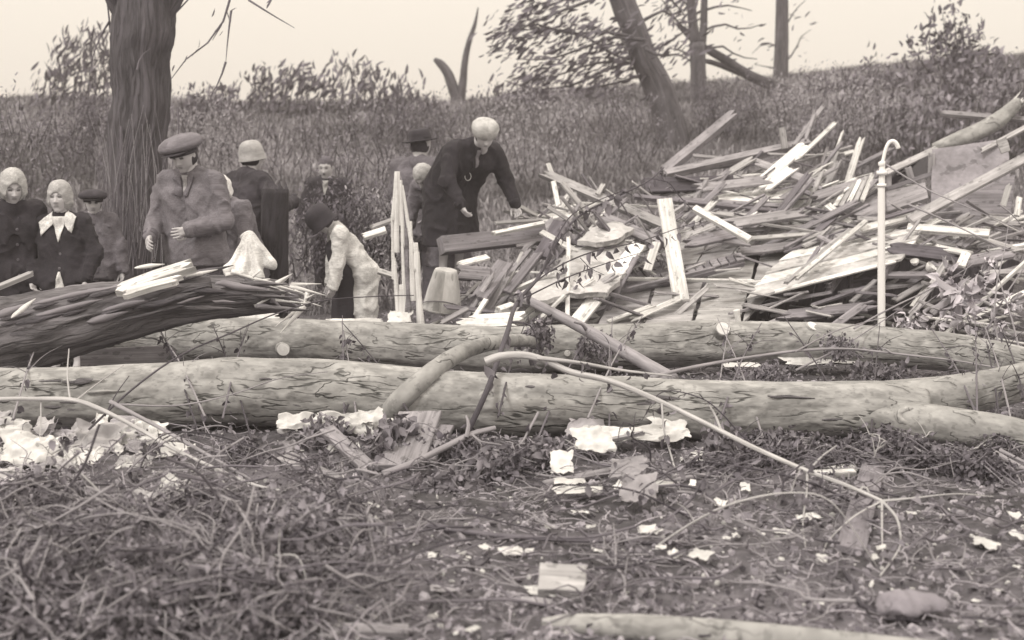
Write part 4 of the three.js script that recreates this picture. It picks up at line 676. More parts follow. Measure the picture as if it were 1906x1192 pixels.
// loose splinters and rubble over the pile
{
  const r = rng(4242), geos = []; for (let i = 0; i < 8; i++) geos.push(boardGeo(0.3 + 0.14 * i, 0.018 + 0.011 * (i % 5), 0.012 + 0.004 * (i % 3), { jag: 0.9, sd: 300 + i }));
  const tones = [0.2, 0.3, 0.36, 0.46, 0.58, 0.68];
  for (let i = 0; i < 190; i++) {
    const u = r(), d = 10.2 + 4.3 * r(); const x = (1010 + 900 * u - 953) / FPX * d, z = -d;
    if (d < 11.3 && x > 1.8 && x < 3.6) continue;
    const lift = 0.03 + 0.22 * r() * Math.exp(-Math.pow((d - 12.4) / 1.4, 2));
    const o = single('splintered_board', geos[i % 8], wood(tones[Math.floor(r() * 6)]), 'small splintered board scattered among the wreckage behind the trunks', 'splinter', 'small splintered boards in the wreckage');
    const yaw = (r() - 0.5) * 2.2, pit = (r() - 0.4) * 0.7; const dir = V(Math.cos(yaw) * Math.cos(pit), Math.sin(pit), Math.sin(yaw) * Math.cos(pit)); const c = V(x, H(x, z) + lift + Math.abs(Math.sin(pit)) * 0.15, z);
    alignBoard(o, c.clone().sub(dir), c.clone().add(dir), V(r() - 0.5, 1, r() - 0.2)); 
  }
  for (let i = 0; i < 70; i++) {
    const x0 = 1290 + 340 * r(), y0 = 330 + 130 * r(), d = 11.2 + (460 - y0) / 130 * 1.4; const c = P(x0, y0, d);
    const o = single('splintered_board', geos[i % 8], wood(tones[2 + Math.floor(r() * 4)]), 'small splintered board scattered among the wreckage behind the trunks', 'splinter', 'small splintered boards in the wreckage');
    const yaw = (r() - 0.5) * 1.6, pit = (r() - 0.3) * 0.9; const dir = V(Math.cos(yaw) * Math.cos(pit), Math.sin(pit), Math.sin(yaw) * Math.cos(pit)); alignBoard(o, c.clone().sub(dir), c.clone().add(dir), V(r() - 0.5, 1, r() - 0.2)); o.scale.setScalar(0.55 + 0.4 * r());
  }
  for (let i = 0; i < 60; i++) {
    const d = 9.7 + 3.6 * r(), x = (960 + 800 * r() - 953) / FPX * d, z = -d; const n = 5 + Math.floor(r() * 3), s = 0.03 + 0.09 * r() * r(); const pts = []; for (let k = 0; k < n; k++) { const a = k / n * 6.28; pts.push(new THREE.Vector2(Math.cos(a) * s * (0.6 + r() * 0.7), Math.sin(a) * s * (0.5 + r() * 0.6))); }
    const g = new THREE.ExtrudeGeometry(new THREE.Shape(pts), { depth: 0.012 + r() * 0.02, bevelEnabled: true, bevelSize: 0.003, bevelThickness: 0.003, bevelSegments: 1 });
    const o = single('plaster_chunk', g, r() < 0.6 ? M.plaster : M.plasterGrey, 'small broken piece of pale plaster lying in the wreckage', 'plaster', 'plaster pieces in the wreckage'); o.position.set(x, H(x, z) + 0.03 + 0.1 * r(), z); o.rotation.set(-1.57 + (r() - .5) * 1.1, (r() - .5) * 0.8, r() * 6.28);
  }
}
// ---------------------------------------------------------------- people
// head, in metres for a 1.65 m adult, face towards +z
const headPrims = [[[0, 0.018, -0.006], [0.074, 0.1, 0.09]], [[0, -0.05, 0.02], [0.056, 0.062, 0.062]], [[0.0, 0.0, 0.03], [0.062, 0.07, 0.056]]];
const headField = (x, y, z) => {
  let d = 9; for (const q of headPrims) d = smin(d, ell(x, y, z, q[0], q[1]), 0.035);
  const ax = Math.abs(x);
  d = smin(d, cap(ax, y, z, [0.012, 0.032, 0.086], [0.05, 0.03, 0.066], 0.006, 0.006), 0.012);
  d = smin(d, cap(x, y, z, [0, 0.018, 0.086], [0, -0.024, 0.108], 0.006, 0.011), 0.012);
  d = smin(d, ell(ax, y, z, [0.012, -0.028, 0.094], [0.009, 0.008, 0.01]), 0.008);
  d = -smin(-d, ell(ax, y, z, [0.031, 0.012, 0.094], [0.019, 0.013, 0.014]), 0.012);
  d = smin(d, cap(x, y, z, [-0.018, -0.06, 0.078], [0.018, -0.06, 0.078], 0.008, 0.008), 0.008);
  d = smin(d, ell(x, y, z, [0, -0.095, 0.062], [0.022, 0.016, 0.018]), 0.02);
  d = smin(d, ell(ax, y, z, [0.076, 0.0, -0.006], [0.01, 0.03, 0.018]), 0.008);
  d = smin(d, cap(x, y, z, [0, -0.06, -0.02], [0, -0.17, -0.035], 0.05, 0.056), 0.03);
  return d;
};
const headGeo = nets(headField, [-0.1, -0.2, -0.11], [0.1, 0.13, 0.125], 0.0055);
{
  const p = headGeo.attributes.position, c = new Float32Array(p.count * 3);
  for (let i = 0; i < p.count; i++) {
    const x = Math.abs(p.getX(i)), y = p.getY(i), z = p.getZ(i); let k = 1;
    if (z > 0.05) { const e = Math.hypot((x - 0.031) / 0.014, (y - 0.012) / 0.008); if (e < 1.1) k = 0.28; const b = Math.hypot((x - 0.033) / 0.02, (y - 0.036) / 0.006); if (b < 1) k = 0.4; const l = Math.hypot(x / 0.022, (y + 0.06) / 0.008); if (l < 1) k = 0.6; }
    c[3 * i] = c[3 * i + 1] = c[3 * i + 2] = k;
  }
  headGeo.setAttribute('color', new THREE.BufferAttribute(c, 3));
}
// hair: a bobbed cap open at the face
const hairGeo = nets((x, y, z) => { let d = ell(x, y, z, [0, 0.022, -0.012], [0.088, 0.112, 0.1]); d = smin(d, ell(x, y, z, [0, -0.045, -0.02], [0.086, 0.06, 0.078]), 0.03); d += 0.004 * noise(x * 60, y * 12, z * 60); const face = ell(x, y, z, [0, -0.03, 0.105], [0.062, 0.092, 0.1]); return Math.max(d, -face); }, [-0.11, -0.13, -0.13], [0.11, 0.15, 0.11], 0.0065);
const hairShortGeo = nets((x, y, z) => { let d = ell(x, y, z, [0, 0.022, -0.012], [0.083, 0.108, 0.098]); d += 0.004 * noise(x * 60, y * 12, z * 60); const face = ell(x, y, z, [0, -0.04, 0.1], [0.075, 0.1, 0.1]); return Math.max(d, -face, -0.035 - y + 0.3 * Math.max(0, z)); }, [-0.11, -0.13, -0.13], [0.11, 0.15, 0.11], 0.0065);
const hairLowGeo = nets((x, y, z) => { let d = ell(x, y, z, [0, -0.02, -0.014], [0.082, 0.085, 0.088]); d += 0.004 * noise(x * 60, y * 12, z * 60); const face = ell(x, y, z, [0, -0.03, 0.1], [0.066, 0.11, 0.1]); return Math.max(d, -face, y - 0.03); }, [-0.11, -0.13, -0.13], [0.11, 0.08, 0.11], 0.0065);
// hand: wrist at the origin, fingers down -y, palm towards +z
function handGeo(curl, side) {
  const pr = [[[-0.014, -0.03, 0], [-0.016, -0.068, 0.002], 0.021, 0.019], [[0.016, -0.03, 0], [0.016, -0.068, 0.002], 0.019, 0.017], [[0, 0.02, 0], [0, -0.03, 0], 0.024, 0.021]];
  const fin = [[-0.03, 0.066, 0.0088], [-0.0105, 0.076, 0.0092], [0.009, 0.07, 0.009], [0.028, 0.055, 0.008]]; const f = [];
  fin.forEach(([x, l, r], i) => { let p = [x, -0.078, 0.002], a = curl * 0.5; for (let k = 0; k < 3; k++) { const s = l * [0.45, 0.32, 0.25][k]; const q = [p[0] + (x * 0.12) * (k ? 0 : 1), p[1] - Math.cos(a) * s, p[2] + Math.sin(a) * s]; f.push([p, q, r * (1 - k * 0.08), r * (0.92 - k * 0.1)]); p = q; a += curl; } });
  { let p = [-0.03, -0.025, 0.006]; let q = [-0.054, -0.052, 0.018]; f.push([p, q, 0.014, 0.0105]); p = q; q = [-0.06, -0.08, 0.03]; f.push([p, q, 0.0105, 0.0088]); p = q; q = [-0.056, -0.1, 0.04]; f.push([p, q, 0.0088, 0.007]); }
  const pf = field(pr, 0.02);
  const g = nets((x, y, z) => { let d = pf(x, y, z), e = 9; for (const q of f) e = Math.min(e, cap(x, y, z, q[0], q[1], q[2], q[3])); return smin(d, e, 0.008); }, [-0.085, -0.19, -0.05], [0.065, 0.05, 0.1], 0.0045);
  if (side < 0) { g.scale(-1, 1, 1); const ix = g.index; for (let i = 0; i < ix.count; i += 3) { const t = ix.getX(i + 1); ix.setX(i + 1, ix.getX(i + 2)); ix.setX(i + 2, t); } g.computeVertexNormals(); }
  return g;
}
const HANDS = { [1]: handGeo(0.55, 1), [-1]: handGeo(0.55, -1) };
const white1 = g => { const c = new Float32Array(g.attributes.position.count * 3).fill(1); g.setAttribute('color', new THREE.BufferAttribute(c, 3)); return g; };
const skin = mat(0.5, { rough: 0.6, vc: true });

// hats, in head coordinates
function lathe(l, n = 36) { return new THREE.LatheGeometry(l.map(([a, b]) => new THREE.Vector2(a, b)), n); }
const dent = (g, amp, f, sd) => { const p = g.attributes.position; for (let i = 0; i < p.count; i++) { const x = p.getX(i), y = p.getY(i), z = p.getZ(i); const k = 1 + amp * noise(x * f + sd, y * f, z * f); p.setXYZ(i, x * k, y * (1 + amp * 0.5 * noise(x * f, y * f + sd, z * f)), z * k * 1.12); } return mergeVertices(g); };
const knitGeo = nets((x, y, z) => { let d = ell(x, y, z, [0, 0.03, -0.012], [0.1, 0.122, 0.112]); d = smin(d, ell(x, y, z, [0, -0.04, -0.02], [0.096, 0.062, 0.088]), 0.04); d += 0.007 * noise(x * 22, y * 22, z * 22) + 0.003 * noise(x * 60, y * 60, z * 60); const face = ell(x, y, z, [0, -0.05, 0.11], [0.062, 0.1, 0.1]); return Math.max(d, -face); }, [-0.13, -0.14, -0.15], [0.13, 0.18, 0.13], 0.0065);
const HATS = {
  knit: () => [['hat', knitGeo.clone()]],
  cloche: () => [['hat', dent(lathe([[0.095, -0.03], [0.108, -0.034], [0.111, -0.028], [0.104, -0.01], [0.1, 0.02], [0.097, 0.06], [0.086, 0.1], [0.062, 0.128], [0.03, 0.139], [0.001, 0.141]]), 0.05, 14, 2)]],
  beret: () => [['hat', dent(lathe([[0.088, 0.0], [0.1, -0.004], [0.116, 0.03], [0.124, 0.07], [0.116, 0.108], [0.088, 0.135], [0.045, 0.148], [0.001, 0.15]]), 0.05, 12, 5)]],
  bonnet: () => [['hat', dent(lathe([[0.094, -0.06], [0.104, -0.055], [0.112, -0.01], [0.114, 0.05], [0.1, 0.105], [0.066, 0.135], [0.001, 0.145]]), 0.07, 16, 7)]],
  cap: () => { const top = dent(lathe([[0.088, 0.03], [0.122, 0.034], [0.142, 0.052], [0.146, 0.075], [0.13, 0.1], [0.09, 0.122], [0.04, 0.132], [0.001, 0.134]]), 0.05, 11, 9); const v = new THREE.SphereGeometry(1, 28, 10, 0, Math.PI * 2, 0, Math.PI / 2); v.scale(0.094, 0.016, 0.075); v.translate(0, 0.026, 0.095); return [['hat', top], ['visor', v, 0.35], ['hat_band', lathe([[0.08, 0.0], [0.096, 0.002], [0.1, 0.032], [0.088, 0.036]]), 0.4]]; },
  felt: () => [['hat', dent(lathe([[0.088, 0.028], [0.12, 0.022], [0.15, 0.026], [0.158, 0.034], [0.152, 0.037], [0.12, 0.032], [0.098, 0.04], [0.095, 0.08], [0.086, 0.118], [0.06, 0.134], [0.03, 0.126], [0.001, 0.122]]), 0.05, 9, 12)], ['hat_band', lathe([[0.096, 0.036], [0.1, 0.038], [0.099, 0.058], [0.094, 0.06]]), 0.5]],
  wide: () => [['hat', dent(lathe([[0.1, -0.03], [0.125, -0.04], [0.132, -0.034], [0.114, 0.0], [0.12, 0.06], [0.112, 0.12], [0.08, 0.16], [0.035, 0.174], [0.001, 0.176]]), 0.08, 10, 15)]],
};
function rotX(v, a, o = [0, 0, 0]) { const y = v[1] - o[1], z = v[2] - o[2]; return [v[0], o[1] + y * Math.cos(a) - z * Math.sin(a), o[2] + y * Math.sin(a) + z * Math.cos(a)]; }

function person(label, o) {
  const { hx, hy, d, yaw = 0, lean = 0, nod = 0, turn = 0, tilt = 0, hs = 1, wide = 1, coat, legs, skirt = true, hem = 0.24, hat, hatTone = 0.5, hatTilt = 0, hair = 0.06, arms, groundY, sway = 0 } = o;
  const up = -lean;                                   // rotX(-a) brings +y forward to +z
  const hip = [0, 0.52, 0];
  const bend = v => rotX(v, lean, hip);
  const N = bend([sway, 0.845, 0]), hc = (() => { const l = lean + nod * 0.5; const s = [sway, 0.085, 0.012]; const r = rotX(s, l); return [N[0] + r[0] - sway, N[1] + r[1] * hs, N[2] + r[2] * hs]; })();
  const topU = hc[1] + 0.085 * hs * Math.cos(lean + nod);
  // stature and footing from where the head shows
  const top = P(hx, hy, d);
  const cy = Math.cos(yaw), sy = Math.sin(yaw);
  let S = 1.6, root = V();
  for (let k = 0; k < 4; k++) { root.set(top.x - S * (hc[0] * cy + hc[2] * sy), 0, top.z - S * (-hc[0] * sy + hc[2] * cy)); root.y = groundY ?? H(root.x, root.z); S = (top.y - root.y) / topU; }
  const m = (v, k = S) => v.map(q => q * k);
  const t = thing('person', label, 'person', 'people searching the wreckage');
  const sh = s => bend([s * 0.108 * wide + sway, 0.805, 0]);
  const ac = { a: arms?.a || [[0.25, -1, 0.1], [0.05, -1, 0.35]], b: arms?.b || [[0.25, -1, 0.1], [0.05, -1, 0.35]] };
  const arm = (s, [u, f]) => { const nrm = v => { const l = Math.hypot(...v); return v.map(q => q / l); }; const A = sh(s), un = nrm([u[0] * s, u[1], u[2]]), fn = nrm([f[0] * s, f[1], f[2]]); const E = A.map((q, i) => q + un[i] * 0.175), W = E.map((q, i) => q + fn[i] * 0.15); return { A, E, W, dir: fn }; };
  const AR = [[1, arm(1, ac.a)], [-1, arm(-1, ac.b)]];
  const kneel = o.kneel || 0;
  const leg = s => { const h = [s * 0.052, 0.5, 0], k = [s * 0.058, 0.285, 0.02 + kneel], a = [s * 0.058, 0.045, 0]; return [h, k, a]; };
  const torso = e => [[bend([-0.045 * wide, 0.54, 0]), bend([-0.056 * wide + sway, 0.735, 0]), 0.07 * wide + e, 0.066 * wide + e], [bend([0.045 * wide, 0.54, 0]), bend([0.056 * wide + sway, 0.735, 0]), 0.07 * wide + e, 0.066 * wide + e], [sh(-0.94), bend([sway, 0.83, -0.004]), 0.034 + e, 0.036 + e], [sh(0.94), bend([sway, 0.83, -0.004]), 0.034 + e, 0.036 + e], [[-0.035, 0.5, 0], [0.035, 0.5, 0], 0.085 * wide + e, 0.085 * wide + e]];
  const sleeves = e => AR.flatMap(([s, q]) => [[q.A, q.E, 0.04 + e, 0.031 + e], [q.E, q.W, 0.031 + e, 0.022 + e]]);
  const sc = l => l.map(q => q.length === 4 ? [m(q[0]), m(q[1]), q[2] * S, q[3] * S] : [m(q[0]), m(q[1])]);
  // body
  const bp = sc([...torso(-0.008), ...sleeves(-0.006), ...[-1, 1].flatMap(s => { const [h, k, a] = leg(s); return [[h, k, 0.052, 0.034], [k, a, 0.033, 0.021], [a, [a[0], 0.022, 0.085], 0.022, 0.02]]; }), [bend([sway, 0.8, -0.005]), hc, 0.034, 0.036]]);
  const [lo, hi] = bounds(bp, 0.03);
  const gs = [white1(nets(field(bp, 0.03), lo, hi, 0.02))];
  const hsS = S / 1.65 * hs;
  const hm = new THREE.Matrix4().makeRotationFromEuler(new THREE.Euler(lean * 0.55 + nod, turn, tilt, 'YXZ')); hm.scale(V(hsS, hsS, hsS)); hm.setPosition(...m(hc));
  gs.push(headGeo.clone().applyMatrix4(hm));
  if (o.hands !== false) for (const [s, q] of AR) { const hand = HANDS[s].clone(); const dir = V(...q.dir); const qt = new THREE.Quaternion().setFromUnitVectors(V(0, -1, 0), dir); const roll = new THREE.Quaternion().setFromAxisAngle(V(0, 1, 0), s * (q.dir[2] > 0.5 ? -2.3 : -1.2)); const mm = new THREE.Matrix4().compose(V(...m(q.W)), qt.multiply(roll), V(1, 1, 1).multiplyScalar(S / 1.65 * 0.98)); gs.push(white1(hand).applyMatrix4(mm)); }
  part(t, 'body', mergeGeometries(gs, false), skin);
  // coat
  const cp = sc([...torso(0.008), ...sleeves(0.007)]); const hemY = (skirt ? hem : 0.44) * S;
  if (skirt) { const fl = o.flare ?? 0.02; cp.push(...sc([[[-0.04, 0.5, 0], [-0.045, hem - 0.1, kneel * 0.6], 0.085 * wide, 0.085 * wide + fl], [[0.04, 0.5, 0], [0.045, hem - 0.1, kneel * 0.6], 0.085 * wide, 0.085 * wide + fl]])); }
  else cp.push(...sc([[[-0.03, 0.5, 0], [-0.034, 0.4, 0], 0.09 * wide, 0.095 * wide], [[0.03, 0.5, 0], [0.034, 0.4, 0], 0.09 * wide, 0.095 * wide]]));
  const cf0 = field(cp, 0.035), sd = hx * 0.13;
  const cf = (x, y, z) => { let q = cf0(x, y, z); if (q > 0.06) return q; const a = Math.atan2(z, x), low = sstep(0.58 * S, 0.3 * S, y); q += low * 0.007 * Math.sin(a * 8 + sd + 2 * noise(x * 3, y * 2, z * 3)) + 0.005 * noise(x * 9 + sd, y * 6, z * 9) - 0.016 * Math.pow(1 - Math.min(1, Math.abs(noise(x * 5.5 + sd, y * 3.2 + x * 3, z * 5.5)) * 4.5), 2) - 0.009 * Math.pow(1 - Math.min(1, Math.abs(noise(x * 9 + 7, y * 10 + sd, z * 9)) * 4), 2) + 0.004 * noise(x * 25, y * 19 + sd, z * 25); return Math.max(q, hemY - y); };
  const [cl, ch] = bounds(cp, 0.03); cl[1] = Math.max(cl[1], hemY - 0.04);
  part(t, o.coatName || 'coat', nets(cf, cl, ch, 0.0125), cloth(coat));
  for (const [s, q] of AR) { const Wp = V(...m(q.W)), dr = V(...q.dir); part(t, 'cuff', limb([Wp.clone().addScaledVector(dr, -0.035), Wp.clone().addScaledVector(dr, -0.01), Wp.clone().addScaledVector(dr, 0.012)], [0.034 * S, 0.034 * S, 0.033 * S].map(v => v * 0.98), { seg: 18, step: 0.02, rough: 0.04, seed: s + 3 }), cloth(coat * 0.75)); }
  if (o.apron) { const ap = sc([[bend([0, 0.74, 0.07]), [0, 0.5, 0.12], 0.06, 0.075], [[0, 0.5, 0.12], [0, hem - 0.1, 0.14], 0.075, 0.085]]); const af = field(ap, 0.03), [l2, h2] = bounds(ap, 0.03); part(t, 'dress', nets((x, y, z) => Math.max(af(x, y, z) + 0.006 * Math.sin(x * 50) + 0.006 * noise(x * 12, y * 8, z * 12), hemY - y), l2, h2, 0.016), cloth(o.apron)); }
  if (!skirt) { const tp = sc([-1, 1].flatMap(s => { const [h, k, a] = leg(s); return [[h, k, 0.062, 0.046], [k, [a[0], 0.035, a[2]], 0.045, 0.038]]; })); const [l2, h2] = bounds(tp, 0.03); const tf = field(tp, 0.02); part(t, 'trousers', nets((x, y, z) => Math.max(tf(x, y, z) + 0.006 * noise(x * 9, y * 9, z * 9), 0.03 * S - y), l2, h2, 0.018), cloth(legs ?? 0.08)); }
  for (const s of [-1, 1]) { const [, , a] = leg(s); const shp = sc([[[a[0], 0.024, -0.014], [a[0], 0.022, 0.1], 0.026, 0.023], [a, [a[0], 0.03, 0], 0.028, 0.028]]); const [l2, h2] = bounds(shp, 0.02); part(t, 'shoe', nets((x, y, z) => Math.max(field(shp, 0.02)(x, y, z), -y), l2, h2, 0.012), cloth(0.05)); }
  const place = g => g.applyMatrix4(hm);
  part(t, 'hair', place((hat ? hairLowGeo : o.short ? hairShortGeo : hairGeo).clone()), cloth(hair));
  if (hat) { const hq = new THREE.Matrix4().makeRotationFromEuler(new THREE.Euler(-0.22 + (o.hatPitch || 0), 0, hatTilt)); const k = o.hatScale || 1; hq.scale(V(k, k, k)); const base = cloth(hatTone); let main = null; for (const [n, g, f] of HATS[hat]()) { const mesh = new THREE.Mesh(place(g.applyMatrix4(hq)), f ? cloth(hatTone * f) : base); mesh.name = n; if (main) main.add(mesh); else { main = mesh; t.add(mesh); } } }
  // things worn on the front: patches drawn onto the coat
  const onCoat = (x, y, off) => { for (let z = 0.45; z > -0.3; z -= 0.006) if (cf(x, y, z) < 0) return z + off; return 0; };
  t.patch = (name, corners, mm, off = 0.012) => { const n = 9, pos = [], uv = [], idx = []; for (const lay of [0, 1]) for (let j = 0; j <= n; j++) for (let i = 0; i <= n; i++) { const u = i / n, v = j / n, [a, b, c, e] = corners; const x = lerp(lerp(a[0], b[0], u), lerp(e[0], c[0], u), v), y = lerp(lerp(a[1], b[1], u), lerp(e[1], c[1], u), v); pos.push(x, y, onCoat(x, y, off - lay * 0.009)); uv.push(x, y); } const w = n + 1, q = w * w; for (const lay of [0, 1]) for (let j = 0; j < n; j++) for (let i = 0; i < n; i++) { const a = lay * q + j * w + i; if (lay) idx.push(a, a + 1, a + w, a + w, a + 1, a + w + 1); else idx.push(a, a + w, a + 1, a + w, a + w + 1, a + 1); } const edge = []; for (let i = 0; i < n; i++) edge.push([i, i + 1], [n * w + i + 1, n * w + i], [(i + 1) * w, i * w], [i * w + n, (i + 1) * w + n]); for (const [a, b] of edge) idx.push(a, b, a + q, b, b + q, a + q); const g = new THREE.BufferGeometry(); g.setAttribute('position', new THREE.Float32BufferAttribute(pos, 3)); g.setAttribute('uv', new THREE.Float32BufferAttribute(uv, 2)); g.setIndex(idx); g.computeVertexNormals(); mm.side = THREE.DoubleSide; return part(t, name, g, mm); };
  { const nb = new THREE.SphereGeometry(0.011, 10, 8); nb.scale(1, 1, 0.5); for (let k = 0; k < 4; k++) { const by = (0.72 - k * 0.075) * S, v = bend([0, by / S, 0]); if (lean < 0.3) { const z = onCoat(0.012, v[1] * S, 0.003); const bt = part(t, 'button', nb, cloth(0.16)); bt.position.set(0.012, v[1] * S, z); } } 
    const cn = m(bend([sway, 0.842, 0])), cu = V(...bend([sway, 0.9, 0])).sub(V(...bend([sway, 0.8, 0]))).normalize(); const cg = lathe([[0.05, -0.03], [0.066, -0.028], [0.07, 0.0], [0.064, 0.018], [0.058, 0.02], [0.056, 0.0], [0.05, -0.03]].map(([p, q]) => [p * S / 1.65, q * S / 1.65]), 26); cg.applyQuaternion(new THREE.Quaternion().setFromUnitVectors(V(0, 1, 0), cu)); cg.translate(cn[0], cn[1], cn[2]); part(t, 'coat_collar', cg, cloth(coat * 1.15)); }
  t.info = { S, N: m(N), hc: m(hc), onCoat };
  t.position.copy(root); t.rotation.y = yaw;
  return t;
}
const whiteCloth = mat(1.0, { map: tCl, rough: 0.85 });
{ // far left, cut by the frame
  person('person in pale rounded hat and dark coat, cut off by the left edge', { hx: 22, hy: 320, d: 8.9, yaw: 0.5, lean: 0.16, nod: 0.3, coat: 0.055, hat: 'knit', hatTone: 0.5, hatScale: 1.06, wide: 1.05, hair: 0.3 });
}
{ // girl with the white collar
  const g = person('girl in black coat with a wide white pointed collar', { hx: 109, hy: 336, d: 9.0, nod: 0.05, hs: 1.08, coat: 0.05, hat: 'knit', hatTone: 0.46, hatScale: 0.98, hatPitch: 0.2, hair: 0.25, arms: { a: [[0.42, -1, 0.05], [-0.25, -1, 0.5]], b: [[0.42, -1, 0.05], [-0.25, -1, 0.5]] }, hem: 0.3 });
  const { N } = g.info, y = N[1] - 0.005, q = (a, b) => [a, y + b];
  g.patch('collar', [q(-0.05, 0.035), q(-0.125, -0.04), q(-0.11, -0.135), q(-0.03, -0.05)], whiteCloth, 0.02);
  g.patch('collar', [q(0.05, 0.04), q(0.13, 0.0), q(0.1, -0.115), q(0.045, -0.06)], whiteCloth, 0.02);
  g.patch('blouse', [q(-0.045, 0.0), q(0.055, 0.0), q(0.03, -0.1), q(0.0, -0.18)], whiteCloth, 0.014);
  g.patch('dress_front', [q(0.005, -0.38), q(0.02, -0.38), q(0.075, -0.62), q(-0.045, -0.62)], whiteCloth, 0.012);
}
person('person in dark flat cap and grey coat between the girl and thick trunk', { hx: 172, hy: 352, d: 10.2, yaw: 0.3, nod: 0.25, coat: 0.17, hat: 'cap', hatTone: 0.07, skirt: false, legs: 0.1, hair: 0.08 });
{ // man in cap
  const g = person('person in big grey flat cap and grey jacket, looking down at the hands', { hx: 341, hy: 256, d: 9.4, yaw: -0.35, lean: 0.12, nod: 0.42, coat: 0.2, coatName: 'jacket', hat: 'cap', hatTone: 0.2, hatTilt: 0.16, hatScale: 1.08, skirt: false, legs: 0.11, hair: 0.06, wide: 1.1, arms: { a: [[0.3, -1, 0.05], [-0.75, -0.25, 0.8]], b: [[0.3, -1, 0.1], [-0.35, -0.45, 0.85]] } });
  const { N } = g.info; g.patch('shirt', [[-0.02, N[1] - 0.02], [0.03, N[1] - 0.02], [0.02, N[1] - 0.13], [0.0, N[1] - 0.14]], cloth(0.4), 0.01);
  g.patch('lapel', [[-0.03, N[1] - 0.03], [-0.085, N[1] - 0.03], [-0.05, N[1] - 0.17], [-0.005, N[1] - 0.17]], cloth(0.17), 0.016);
  g.patch('lapel', [[0.035, N[1] - 0.03], [0.09, N[1] - 0.03], [0.055, N[1] - 0.17], [0.01, N[1] - 0.17]], cloth(0.17), 0.016);
}
person('person in bright white bonnet stooping behind the big flat cap', { hx: 409, hy: 330, d: 10.0, yaw: -0.7, lean: 0.35, nod: 0.3, coat: 0.2, hat: 'knit', hatTone: 0.85, hair: 0.3, hatScale: 0.92 });
person('person in pale cloche with dark bob and long dark coat', { hx: 468, hy: 260, d: 10.9, yaw: 2.3, lean: 0.1, coat: 0.07, hat: 'cloche', hatTone: 0.46, hair: 0.04, hatScale: 0.97, arms: { a: [[0.7, -0.7, 0.2], [-0.3, -0.4, 0.8]], b: [[0.7, -0.7, 0.3], [-0.6, 0.1, 0.8]] }, wide: 1.12, hem: 0.2 });
{
  const g = person('bareheaded person in dark suit with a pale shirt front', { hx: 606, hy: 290, d: 13.6, yaw: -0.15, nod: 0.3, coat: 0.055, coatName: 'jacket', skirt: false, legs: 0.06, hair: 0.12, short: true, arms: { a: [[0.4, -1, 0.1], [0, -0.8, 0.6]], b: [[0.4, -1, 0.1], [0, -0.8, 0.6]] } });
  const { N } = g.info; g.patch('shirt', [[-0.035, N[1] - 0.01], [0.035, N[1] - 0.01], [0.012, N[1] - 0.15], [-0.005, N[1] - 0.16]], cloth(0.5), 0.012);
}
person('person in big dark hat and long white coat, head bowed, facing left', { hx: 600, hy: 404, d: 10.0, yaw: -1.3, lean: 0.6, nod: 0.6, coat: 0.75, hair: 0.06, hat: 'wide', hatTone: 0.06, hatScale: 1.08, hem: 0.06, flare: -0.012, wide: 0.9, apron: 0.05, arms: { a: [[0.12, -1, 0.12], [0, -1, 0.25]], b: [[0.12, -1, 0.1], [0, -1, 0.2]] } });
person('person in dark brimmed hat and grey coat behind the woman in black', { hx: 783, hy: 238, d: 12.2, yaw: 2.6, nod: 0.1, coat: 0.17, hat: 'felt', hatTone: 0.06, hatTilt: -0.08, skirt: false, legs: 0.14, wide: 1.2, hair: 0.08 });
person('person in pale hat and grey coat stooping behind the black coat', { hx: 788, hy: 322, d: 11.3, yaw: -0.5, lean: 0.7, nod: 0.6, coat: 0.18, hat: 'knit', hatTone: 0.48, hair: 0.3, hatScale: 0.95 });
{
  const g = person('woman in black coat and round white beret bending over the debris', { hx: 902, hy: 235, d: 10.9, yaw: 0.75, lean: 0.74, nod: 0.22, turn: -0.5, coat: 0.045, hat: 'beret', hatTone: 0.56, hatScale: 0.99, hair: 0.05, wide: 1.34, hem: 0.2, arms: { a: [[0.3, -0.95, 0.35], [0.1, -0.95, 0.4]], b: [[0.3, -0.95, 0.1], [-0.2, -0.85, 0.5]] }, groundY: 0.46 });
  const { N } = g.info; g.patch('scarf', [[-0.03, N[1] - 0.05], [0.025, N[1] - 0.05], [0.012, N[1] - 0.19], [-0.008, N[1] - 0.2]], cloth(0.24), 0.012);
  const tor = new THREE.TorusGeometry(0.034, 0.0028, 8, 36); const y = N[1] - 0.27; tor.translate(-0.06, y, g.info.onCoat(-0.06, y, 0.012)); part(g, 'ring_pendant', tor, mat(0.7, { rough: 0.4 }));
}
{ // white cloth over the broken trunk end
  const q = (x, y, d) => { const p = P(x, y, d); return [p.x, p.y, p.z]; };
  const pr = [[q(464, 442, 8.6), q(498, 492, 8.55), 0.035, 0.045], [q(462, 445, 8.6), q(446, 505, 8.5), 0.04, 0.06], [q(446, 500, 8.5), q(418, 498, 8.45), 0.05, 0.03], [q(470, 470, 8.55), q(472, 512, 8.5), 0.06, 0.05], [q(440, 512, 8.45), q(485, 512, 8.45), 0.03, 0.03]];
  const f = field(pr, 0.06), [lo, hi] = bounds(pr, 0.05);
  const ap = q(464, 425, 8.6); const g = nets((x, y, z) => { const an = Math.atan2(x - ap[0], ap[1] - y), rr2 = Math.hypot(x - ap[0], y - ap[1]); return f(x, y, z) + 0.06 * rr2 * Math.sin(an * 17 + 2.5 * noise(x * 6, y * 6, z * 6)) + 0.012 * noise(x * 16, y * 10, z * 16); }, lo, hi, 0.0075);
  const o = single('white_cloth', g, whiteCloth, 'crumpled white cloth heaped on the torn end of the dark trunk', 'cloth'); rebase(o, P(455, 515, 8.5));
}
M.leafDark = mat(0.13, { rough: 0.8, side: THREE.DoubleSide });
M.stone = mat(0.24, { map: tSt, bump: texDirtBump, bs: 0.01, rough: 1 });
